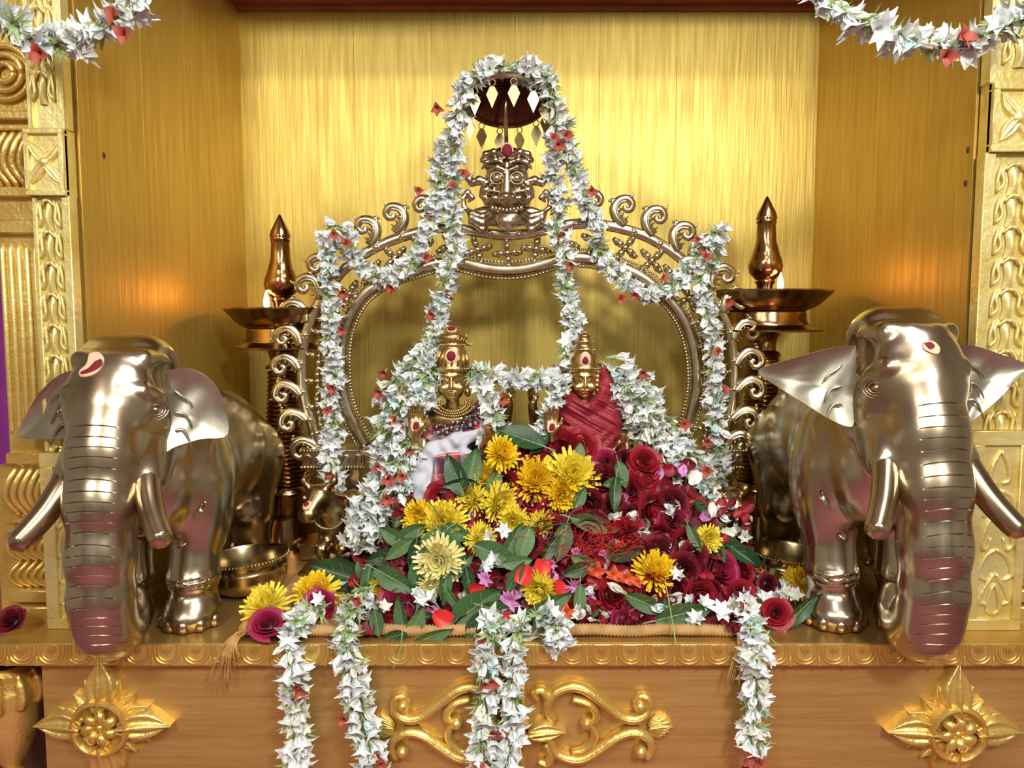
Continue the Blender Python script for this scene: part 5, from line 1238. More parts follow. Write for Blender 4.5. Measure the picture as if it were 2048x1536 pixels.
garland([(1040,128,YU-.05),(1085,150,YU-.055),(1108,200,YU-.04),(1112,262,YU-.015),(1105,330,YG),(1118,400,YG),(1112,450,YG),(1128,510,YG),(1132,570,YG),(1142,620,YG-.03),(1150,665,YG-.06),(1135,715,YI-.01)], .016,
        'white garland from the right rim of the parasol down to the red-robed idol', 22, per=5, reds=[(1105,275,YU-.03),(1128,268,YU-.03),(1115,290,YU-.03),(1140,535,YG-.02)])
garland([(905,255,YU),(888,310,YG+.005),(872,390,YG),(858,450,YG),(832,510,YG),(785,552,YG),(735,545,YG),(700,500,YG),(672,465,YG)], .0155,
        'white garland swagging from the parasol to the left shoulder of the arch', 23, per=5, reds=[(842,385,YG-.02),(845,520,YG-.02),(780,575,YG-.02)])
garland([(1128,240,YU),(1142,320,YG+.005),(1165,390,YG),(1192,450,YG),(1200,505,YG),(1240,555,YG),(1300,590,YG),(1350,570,YG),(1390,520,YG),(1425,470,YG)], .0155,
        'white garland swagging from the parasol to the right shoulder of the arch', 24, per=5, reds=[(1185,385,YG-.02),(1245,600,YG-.015),(1268,590,YG-.02),(1320,555,YG-.02)])
garland([(690,470,YG),(672,455,YG-.01),(656,480,YG),(655,540,YG),(660,610,YG),(660,680,YG),(668,740,YG),(662,800,YG),(668,850,YG),(660,910,YG-.02),(668,960,YG-.03),(672,1000,YG-.035)], .017,
        'white garland hanging straight down over the left side of the arch', 25, per=5, reds=[(662,465,YG-.03),(690,482,YG-.025),(690,585,YG-.025),(680,665,YG-.02),(660,770,YG-.025),(655,820,YG-.025),(658,940,YG-.04),(672,990,YG-.05)])
garland([(1410,480,YG),(1432,462,YG-.01),(1425,520,YG),(1400,570,YG),(1415,620,YG),(1425,690,YG),(1430,760,YG),(1428,820,YG),(1438,880,YG),(1440,930,YG-.02),(1438,980,YG-.02),(1425,1020,YG-.03)], .017,
        'white garland hanging straight down over the right side of the arch', 26, per=5, reds=[(1395,485,YG-.03),(1405,515,YG-.025),(1450,600,YG-.025),(1440,705,YG-.025),(1445,785,YG-.025),(1410,880,YG-.02)])
garland([(938,742,YI-.005),(965,748,YI-.02),(1010,755,YI-.02),(1050,760,YI-.018),(1090,758,YI-.018),(1125,765,YI-.02)], .0155, 'short white garland strung between the two idols', 27, per=6)
garland([(950,755,YI-.015),(968,775,YI-.03),(985,815,YI-.045),(992,850,YI-.05),(980,872,YI-.06)], .0135, 'short white garland on the shawl side of the white-robed idol', 28, per=6, reds=[(1002,800,YI-.05),(1005,860,YI-.055)])
garland([(1125,770,YI-.025),(1108,800,YI-.04),(1092,830,YI-.045),(1085,860,YI-.045)], .0115, 'short white garland beside the red-robed idol\'s raised hand', 29, per=6)
def thick(a, b): return lambda u: a+(b-a)*math.sin(math.pi*min(1, .15+u*.75))
garland([(862,700,YI+.02),(845,740,YI+.015),(812,780,YI+.01),(802,830,YI-.01),(800,880,YI-.03),(798,930,YI-.05),(772,975,YI-.06),(752,1020,YI-.07),(728,1065,YI-.085)], thick(.024, .052),
        'thick coil of white garland heaped left of the white-robed idol', 30, row=.011, per=11, size=1.08, reds=[(770,745,YI-.03),(762,785,YI-.03),(790,840,YI-.05),(808,850,YI-.05),(758,930,YI-.09),(775,960,YI-.10),(800,955,YI-.10)], cap=290)
garland([(880,690,YI+.025),(868,740,YI-.01),(850,790,YI-.03),(838,810,YI-.04)], thick(.018, .028), 'white garland looped over the white-robed idol\'s raised arm', 31, row=.011, per=7)
garland([(818,885,YI-.05),(795,935,YI-.07),(772,990,YI-.085),(752,1040,YI-.095),(722,1080,YI-.11)], thick(.022, .034), 'white garland lying down the heap beside the white cloth', 32, row=.011, per=8, reds=[(770,1000,YI-.12)], blue=.06)
garland([(1215,735,YI+.01),(1250,765,YI+.01),(1275,810,YI),(1300,860,YI-.01),(1340,905,YI-.02),(1380,950,YI-.03),(1405,1000,YI-.05),(1415,1040,YI-.06)], thick(.026, .050),
        'thick coil of white garland heaped right of the red-robed idol', 33, row=.011, per=11, size=1.06, cream=.5, reds=[(1290,740,YI-.03),(1335,860,YI-.05),(1365,855,YI-.04),(1412,945,YI-.06)], cap=290)
garland([(1245,760,YI-.01),(1275,800,YI-.03),(1305,850,YI-.04),(1330,910,YI-.05),(1360,960,YI-.06)], thick(.020, .030), 'white garland lying down the heap beside the red sari', 34, row=.011, per=8, cream=.5)
# strands hanging over the altar's front edge
def hang(pts, lab, seed, r=.017, per=5, **kw): return garland(pts, r, lab, seed, row=.0130, per=per, **kw)
hang([(640,1215,.045),(600,1232,.02),(585,1260,.0),(578,1290,-.018),(590,1340,-.020),(588,1400,-.020),(592,1460,-.02),(588,1560,-.02)], 'white garland hanging over the altar edge nearest the left tassel', 41, .0165, reds=[(600,1365,-.03),(598,1375,-.03)])
hang([(735,1185,.045),(712,1205,.03),(700,1240,.005),(690,1270,-.012),(695,1310,-.02),(705,1360,-.02),(718,1410,-.02),(730,1460,-.02),(742,1500,-.02),(748,1560,-.02)], 'thick white garland hanging over the altar edge beside the thin left one', 42, .020, 6, reds=[(715,1192,.0),(690,1440,-.032),(760,1515,-.03),(755,1530,-.03)], cap=280)
hang([(990,1245,.015),(978,1275,-.012),(972,1310,-.018),(975,1360,-.02),(970,1410,-.02),(968,1470,-.02),(960,1560,-.02)], 'left strand of the double white garland at the altar\'s middle', 43, .0175, reds=[(965,1365,-.03),(985,1365,-.03),(985,1455,-.03)])
hang([(1050,1250,.02),(1028,1275,-.012),(1030,1320,-.018),(1022,1370,-.02),(1028,1420,-.02),(1020,1480,-.02),(1005,1560,-.02)], 'right strand of the double white garland at the altar\'s middle', 44, .0175, reds=[(1000,1460,-.032),(950,1530,-.03)])
hang([(1075,1232,.02),(1105,1240,.005),(1115,1265,-.012),(1112,1290,-.014)], 'short white garland end just over the altar edge, right of the double strand', 45, .0165, 7)
hang([(1490,1205,.05),(1495,1235,.02),(1503,1270,-.006),(1510,1300,-.018),(1512,1360,-.02),(1508,1420,-.02),(1505,1480,-.02),(1503,1500,-.02)], 'white garland with red tip hanging over the altar\'s right edge', 46, .0175, reds=[(1500,1515,-.03),(1492,1520,-.03),(1512,1520,-.03),(1500,1530,-.025),(1490,1535,-.025)])
# swags in front of the pillars
garland([(-60,-20,-.03),(10,35,-.03),(70,78,-.03),(160,82,-.03),(215,50,-.02),(262,10,-.01),(290,-40,0)], .016, 'white garland swag across the top left corner', 47, row=.017, per=4, size=1.3, reds=[(80,102,-.05),(240,35,-.04),(250,65,-.04)])
garland([(1610,-50,0),(1650,0,-.01),(1720,40,-.02),(1800,75,-.03),(1890,90,-.03),(1960,75,-.03),(2030,40,-.03),(2100,0,-.03)], .0155, 'white garland swag across the top right corner', 48, row=.018, per=4, size=1.32, reds=[(1915,75,-.05),(1890,118,-.045)])
# ================================================================== the heap of offerings in front of the idols
def heap_y(px, py):
    """distance of the heap's surface at a pixel: it climbs from the mat's front edge to the idols' laps"""
    yy = np.interp(py, [880, 960, 1040, 1120, 1200, 1245, 1275], [.200, .172, .140, .100, .062, .040, .026])
    yg = G(px, min(py+8, 1262), .016).y                        # lying on the altar top, outside the mound
    e = min(max((px-700)/90.0, 0), 1)*min(max((1500-px)/90.0, 0), 1)
    yg = min(yg, .23)
    return yg+(yy-yg)*e if py < 1262 else yy
# mound of petals underneath: one uncountable mass
xs = np.linspace(690, 1500, 46); ys = np.linspace(905, 1262, 30)
top = []
for py in ys:
    for px in xs:
        pyy = py
        edge = min((px-690)/160, (1500-px)/160, 1.0)
        pt = P(px, pyy, heap_y(px, pyy)+.016); lim = .20*max(edge, 0)**.6+.004
        pt.y = min(pt.y, .225); pt.z = min(pt.z-.012, lim); pt.z = max(pt.z, .006)
        pt += Vector((0, 0, .004*math.sin(px*.09)*math.cos(py*.11))); pt.z = max(pt.z, .0065)
        top.append(pt)
nx_ = len(xs); ny_ = len(ys)
fs = [(j*nx_+i, (j+1)*nx_+i, (j+1)*nx_+i+1, j*nx_+i+1) for j in range(ny_-1) for i in range(nx_-1)]
bot = [Vector((p.x, p.y, .0062)) for p in top]; N_ = len(top)
fs2 = [tuple(i+N_ for i in reversed(f)) for f in fs]
bd = [i for i in range(nx_)]+[j*nx_+nx_-1 for j in range(1, ny_)]+[(ny_-1)*nx_+i for i in range(nx_-2, -1, -1)]+[j*nx_ for j in range(ny_-2, 0, -1)]
fs3 = [(bd[i], bd[(i+1) % len(bd)], bd[(i+1) % len(bd)]+N_, bd[i]+N_) for i in range(len(bd))]
mound = MB().add(top+bot, fs+fs2+fs3).build('petal_mound', 'petal_debris', smooth=True)
tag(mound, 'packed mass of crushed dark red petals under the offered flowers', 'petals', kind='stuff')

# ---------------- flower kinds
def rose_mesh(seed, m, wilt=0.0):
    rn = random.Random(seed); mb = MB()
    def pet(r0, ht, wd, ang, open_, tw):
        def fn(u, v):
            s = (v*2-1)*wd; ru = r0*(.30+.70*math.sin(u*1.57))+open_*u**3+wilt*.12*u*u*math.sin(5*v+ang)
            z = ht*u-open_*.55*u**4-abs(v*2-1)**2*ht*.16*u
            a = ang+s+tw*u; rr = ru*(1-.05*math.cos(s*2))
            return (rr*math.cos(a), rr*math.sin(a), z)
        return fn
    for layer, (n, r0, ht, wd, op) in enumerate(((2, .10, .86, 1.7, .0), (3, .20, .90, 1.4, .02), (3, .33, .92, 1.2, .05), (4, .50, .90, 1.0, .13), (5, .68, .82, .85, .24), (5, .78, .66, .85, .36))):
        for j in range(n): mb.grid(pet(r0*rn.uniform(.92, 1.06), ht*rn.uniform(.92, 1.05), wd*rn.uniform(.85, 1.1), 2*math.pi*j/n+layer*.7+rn.uniform(-.2, .2), op*rn.uniform(.6, 1.3), .15), 6, 7)
    return mb.mesh('rose', m, True)
def calyx_mesh():
    mb = MB(); mb.ball((0, 0, -.04), (.30, .30, .16), 10, 6)
    for j in range(5):
        a = 2*math.pi*j/5
        mb.grid(lambda u, v: (lambda w_, r, z: ((r*math.cos(a)-w_*(v*2-1)*math.sin(a)), (r*math.sin(a)+w_*(v*2-1)*math.cos(a)), z))(.20*math.sin(math.pi*(.2+.75*u)), .25+.48*u**.7, -.04+.45*u*u), 5, 3)
    mb.tube([(0, 0, -.1), (.02, 0, -.35)], [.07, .06], 6); return mb.mesh('calyx', 'calyx_green', True)
ROSE = {m: [rose_mesh(i+10*k, m, .6*(i % 2)) for i in range(3)] for k, m in enumerate(('rose_red', 'rose_dark', 'rose_magenta'))}
CAL = calyx_mesh()
def mum_mesh(seed, m):
    rn = random.Random(seed); mb = MB()
    for layer, (n, L, el, z0) in enumerate(((26, 1.0, .06, .0), (26, .97, .22, .05), (24, .90, .40, .09), (22, .82, .58, .12), (18, .70, .78, .15), (14, .58, .98, .18), (9, .46, 1.26, .20))):
        for j in range(n):
            a = 2*math.pi*j/n+layer*.37+rn.uniform(-.1, .1); e = el+rn.uniform(-.12, .12); l = L*rn.uniform(.85, 1.08)
            def fn(u, v):
                w_ = .078*(.45+.75*u if u < .8 else 1.05-2.6*(u-.8)); s = v*2-1
                th = e+.45*u*(1 if layer > 1 else .3); r = .08+l*u*math.cos(th*.9); z = z0+l*u*math.sin(th*.9)*.95+.05*s*s
                return (r*math.cos(a)-w_*s*math.sin(a), r*math.sin(a)+w_*s*math.cos(a), z)
            mb.grid(fn, 5, 3)
    mb.ball((0, 0, .02), (.3, .3, .14), 10, 6)
    return mb.mesh('chrysanthemum', m, True)
MUM = {m: [mum_mesh(30+k*7+i, m) for i in range(2)] for k, m in enumerate(('mum_yellow', 'mum_lemon', 'mum_pale'))}
MCAL = MB().ball((0, 0, -.06), (.34, .34, .12), 10, 6).mesh('calyx', 'calyx_green', True)
def leaf_mesh(seed, m, wd=.30):
    rn = random.Random(seed); bend = rn.uniform(-.25, .35); mb = MB()
    def fn(u, v):
        s = v*2-1; w_ = wd*math.sin(math.pi*min(1, .04+.96*u))**.75*(1.12-.35*u)
        return (s*w_, 2*u-1, .16*abs(s)*1.0+bend*(u-.5)**2*2+.02*math.sin(9*u+s*3))
    mb.grid(fn, 11, 7); return mb.mesh('leaf', m, True), bend
def rib_mesh(bend, wd):
    mb = MB(); mb.tube([(0, 2*u-1, bend*(u-.5)**2*2+.012) for u in np.linspace(-.22, .96, 9)], [.028, .026, .024, .021, .018, .015, .012, .009, .006], 5)
    for u in (.2, .38, .56, .72):
        for s in (-1, 1): mb.tube([(0, 2*u-1, bend*(u-.5)**2*2+.012), (s*wd*.62, 2*u-1+.26, bend*(u-.4)**2*2+.115)], [.008, .004], 4)
    return mb.mesh('midrib', 'midrib', True)
LEAFK = {}
for k, m in enumerate(('leaf_green', 'leaf_pale', 'leaf_dark')):
    for i, wd in enumerate((.37, .52)):
        me, bd_ = leaf_mesh(60+k*5+i, m, wd); LEAFK[(m, i)] = (me, rib_mesh(bd_, wd))
def facing(dx, dy): return Vector((dx, -1.0, .35-dy)).normalized()
rs = random.Random(77)
def rose(px, py, r, lab, m='rose_red', d=(0, 0), dy_=0.0, cal=True):
    y = heap_y(px, py)+dy_; s = S(px, py, y)*r*1.22; ax = facing(*d)
    o = link('rose', rs.choice(ROSE[m]), None, P(px, py, y)-ax*s*.35, ax.to_track_quat('Z', 'Y') @ Quaternion((0, 0, 1), rs.uniform(0, 6)), s)
    tag(o, lab, 'rose', 'roses in the offering heap')
    if cal: link('calyx', CAL, o)
    return o
def mum(px, py, r, lab, m='mum_yellow', d=(0, 0), dy_=-.008, fl=1.0):
    y = heap_y(px, py)+dy_; s = S(px, py, y)*r*1.12; ax = facing(*d)
    o = link('chrysanthemum', rs.choice(MUM[m]), None, P(px, py, y)-ax*s*.2, ax.to_track_quat('Z', 'Y') @ Quaternion((0, 0, 1), rs.uniform(0, 6)), s)
    tag(o, lab, 'flower', 'yellow chrysanthemums'); link('calyx', MCAL, o); return o
def leaf(px, py, L, ang, lab, m='leaf_green', wide=0, d=(0, 0), dy_=-.016):
    """L: half length in pixels; ang: direction of the tip in the picture, degrees counter-clockwise from right"""
    y = heap_y(px, py)+dy_; s = S(px, py, y)*L*1.10; n = facing(*d); a = math.radians(ang)
    t = Vector((math.cos(a), 0, math.sin(a))); t = (t-n*t.dot(n)).normalized(); x = t.cross(n)
    M = Matrix((x, t, n)).transposed(); me, rb = LEAFK[(m, wide)]
    o = link('leaf', me, None, P(px, py, y), M.to_quaternion(), s); tag(o, lab, 'leaf', 'green leaves among the offerings'); link('midrib', rb, o); return o
PET = MB().grid(lambda u, v: ((v*2-1)*.92*math.sin(math.pi*(.06+.72*u))**.6, 2*u-1, .22*(v*2-1)**2+.35*(u-.3)**2+.05*math.sin(7*v)), 7, 7).mesh('petal', 'petal_scarlet', True)
def petal(px, py, r, ang, lab, d=(0, 0)):
    y = heap_y(px, py)-.020; s = S(px, py, y)*r; n = facing(*d); a = math.radians(ang); t = Vector((math.cos(a), 0, math.sin(a))); t = (t-n*t.dot(n)).normalized()
    o = link('petal', PET, None, P(px, py, y), Matrix((t.cross(n), t, n)).transposed().to_quaternion(), s); tag(o, lab, 'petal', 'loose scarlet rose petals'); return o

# chrysanthemums
for a in (
 (1004, 907, 34, 'chrysanthemum upright beside the lowered hand of the white-robed idol', 'mum_yellow', (.5, -.3), -.03),
 (972, 955, 30, 'chrysanthemum half hidden below the one at the idol\'s lowered hand', 'mum_yellow', (-.4, -.2)),
 (944, 998, 32, 'chrysanthemum below the big round leaves on the checked cloth', 'mum_lemon', (-.7, .1)),
 (999, 1006, 38, 'chrysanthemum turned right, between round leaves and dark red roses', 'mum_lemon', (.7, .2)),
 (1070, 958, 45, 'large deep yellow chrysanthemum at the heap\'s top centre', 'mum_yellow', (-.1, -.2)),
 (1144, 950, 50, 'largest lemon chrysanthemum, below the red-robed idol', 'mum_lemon', (.15, -.3)),
 (1124, 992, 37, 'chrysanthemum tucked under the largest lemon chrysanthemum', 'mum_yellow', (.1, .25)),
 (838, 1034, 32, 'chrysanthemum at the foot of the white cloth, leftmost of its pair', 'mum_yellow', (-.3, .1)),
 (886, 1046, 46, 'big lemon chrysanthemum in front of the checked cloth', 'mum_lemon', (.05, -.2)),
 (961, 1078, 32, 'oval lemon chrysanthemum lying on its side at mid heap', 'mum_lemon', (.75, .05)),
 (1027, 1044, 31, 'chrysanthemum under the two dark red buds at mid heap', 'mum_lemon', (-.2, .3)),
 (1081, 1050, 29, 'ragged chrysanthemum with a dark stem across it', 'mum_lemon', (.3, .5)),
 (878, 1120, 46, 'pale cream-edged chrysanthemum framed by long leaves', 'mum_pale', (-.1, .2), -.026),
 (862, 1172, 25, 'pale chrysanthemum peeping out under the cream-edged one', 'mum_pale', (0, .5)),
 (1080, 1180, 35, 'chrysanthemum between loose scarlet petals near the mat', 'mum_lemon', (-.4, .4)),
 (764, 1170, 22, 'small chrysanthemum scrap among leaves above the thick garland', 'mum_yellow', (.2, .4)),
 (632, 1184, 42, 'chrysanthemum on its side next to the magenta rose at left', 'mum_yellow', (.1, -.9)),
 (532, 1212, 44, 'chrysanthemum at the far left end of the offerings', 'mum_lemon', (-.3, -.9)),
 (1311, 1142, 42, 'flat deep yellow chrysanthemum in the middle of the red roses', 'mum_yellow', (.2, -.8)),
 (1417, 1077, 25, 'small chrysanthemum under the lion figure', 'mum_lemon', (.1, .1)),
 (1605, 1166, 36, 'deep yellow chrysanthemum between brass bowl and right elephant\'s foot', 'mum_yellow', (.2, -.7))): mum(*a)
# roses
for a in (
 (1064, 908, 23, 'open red rose at the very top of the heap between the idols', 'rose_red', (-.1, .1)),
 (1021, 930, 26, 'magenta-red rosebud lying beside the upright chrysanthemum', 'rose_magenta', (-.8, .3)),
 (1096, 924, 19, 'small dark rose wedged behind the large deep yellow chrysanthemum', 'rose_dark', (.3, 0)),
 (1062, 934, 17, 'small red rose resting on the large deep yellow chrysanthemum', 'rose_red', (0, .4)),
 (1127, 897, 36, 'broad red rose below the red-robed idol\'s raised hand', 'rose_red', (-.2, -.1), .01),
 (1010, 966, 28, 'long dark rosebud left of the large deep yellow chrysanthemum', 'rose_red', (-.5, .5)),
 (1066, 1000, 30, 'crimson rose with loose petals below the large deep yellow chrysanthemum', 'rose_magenta', (-.2, .1)),
 (1098, 1018, 22, 'red rose under the tucked-in chrysanthemum', 'rose_red', (.2, .3)),
 (886, 996, 27, 'red rose leaning on the lower end of the checked cloth', 'rose_red', (-.2, .1)),
 (920, 1034, 24, 'crumpled red rose between the two big lemon chrysanthemums', 'rose_red', (.4, .3)),
 (978, 1036, 26, 'wilted dark rose behind the oval lemon chrysanthemum', 'rose_dark', (.2, 0)),
 (737, 1100, 29, 'dark red rose at the left foot of the white garland heap', 'rose_red', (-.3, .1)),
 (797, 1205, 32, 'magenta rose lying above the mat beside the thick hanging garland', 'rose_magenta', (.2, -.5)),
 (1098, 1068, 30, 'dark rose below the ragged chrysanthemum', 'rose_dark', (.3, .2)),
 (1054, 1090, 26, 'dark crimson rose between leaves at mid heap', 'rose_dark', (0, .3)),
 (1288, 924, 29, 'uppermost of the three open roses beside the white garland coil', 'rose_red', (.15, -.5)),
 (1291, 955, 30, 'middle one of the three open roses beside the white garland coil', 'rose_red', (.2, 0)),
 (1264, 982, 29, 'lowest and brightest of the three open roses beside the white garland coil', 'rose_red', (-.1, .1)),
 (1212, 928, 25, 'rose under the red-robed idol\'s lowered hand, on its left', 'rose_magenta', (.1, 0)),
 (1246, 922, 20, 'small dark rose just below the red-robed idol\'s lowered hand', 'rose_dark', (.2, .2)),
 (1206, 962, 30, 'dark rose right of the largest lemon chrysanthemum', 'rose_dark', (.1, .1)),
 (1158, 896, 34, 'wide red rose spread over the lap of the red-robed idol', 'rose_red', (0, -.2), .012),
 (1180, 1006, 26, 'dark rose with its green cup showing at mid heap', 'rose_dark', (-.6, .6)),
 (1302, 1018, 31, 'large rosebud with a green cup turned to the left', 'rose_red', (.7, .3)),
 (1346, 1006, 30, 'dark red petals of a rose under the garland coil', 'rose_dark', (.3, -.3)),
 (1345, 1044, 27, 'pinkish crimson rose sprinkled with white scraps', 'rose_magenta', (.1, 0)),
 (1316, 1072, 29, 'rosebud with grey-green cup pointing up', 'rose_red', (0, .9)),
 (1366, 1083, 24, 'narrow coiled red rose left of the small chrysanthemum', 'rose_red', (.4, .1)),
 (1250, 1076, 36, 'large dark rose beneath red stamen threads', 'rose_red', (.1, .2)),
 (1176, 1064, 40, 'largest dark rose, under the glossy pointed leaf', 'rose_dark', (-.1, .2)),
 (1318, 1110, 34, 'dark crimson rose above the flat deep yellow chrysanthemum', 'rose_dark', (.2, .1)),
 (1280, 1106, 28, 'dull red rose above and left of the flat deep yellow chrysanthemum', 'rose_dark', (-.2, .1)),
 (1384, 1116, 26, 'shadowed dark rose below the narrow coiled rose', 'rose_dark', (.3, .3)),
 (1438, 1144, 36, 'big magenta rose with pale green cup near the right end', 'rose_magenta', (.5, -.2)),
 (1365, 1142, 31, 'dark rose right of the flat deep yellow chrysanthemum', 'rose_dark', (.2, .2)),
 (1487, 1152, 20, 'small red rose right of the big magenta rose', 'rose_red', (.4, .1)),
 (1224, 1190, 28, 'red rose beside the pale blue bud near the mat', 'rose_red', (.5, -.1)),
 (1308, 1180, 30, 'red rose under the flat deep yellow chrysanthemum', 'rose_red', (.1, .3)),
 (1398, 1188, 26, 'upright red rose above the broad leaf on the mat', 'rose_red', (.1, .5)),
 (1350, 1178, 24, 'dark wilted rose left of the upright red one', 'rose_dark', (0, .4)),
 (1552, 1226, 25, 'single red rose lying on the altar right of the mat', 'rose_red', (-.2, -.2)),
 (1285, 1238, 26, 'open dark rose on the mat\'s cord', 'rose_magenta', (.1, -.1)),
 (1243, 1243, 22, 'rose lying with its green cup to the front on the mat\'s cord', 'rose_magenta', (.8, 0)),
 (1478, 1190, 25, 'red rose with yellow scrap at the top of the right hanging garland', 'rose_red', (.1, .2)),
 (1536, 1168, 18, 'small dark rose between the right bowl and the loose blossoms', 'rose_dark', (.2, 0)),
 (639, 1210, 27, 'magenta rose between the two left hanging garlands', 'rose_magenta', (-.1, -.3)),
 (536, 1248, 28, 'flattened magenta rose on the mat\'s left corner', 'rose_magenta', (.1, -.9)),
 (1145, 1010, 25, 'dark rose under the chrysanthemum tucked in at top centre', 'rose_dark', (0, .3)),
 (1225, 1022, 27, 'dark rose left of the large rosebud with green cup', 'rose_dark', (.1, .2)),
 (1255, 1035, 22, 'crumpled rose among white scraps at mid heap', 'rose_dark', (.2, .5)),
 (1420, 1180, 20, 'shaded rose beneath the big magenta rose', 'rose_dark', (.2, .5)),
 (1135, 1110, 24, 'purplish dark rose under the notched leaf', 'rose_dark', (.1, .3))): rose(*a)
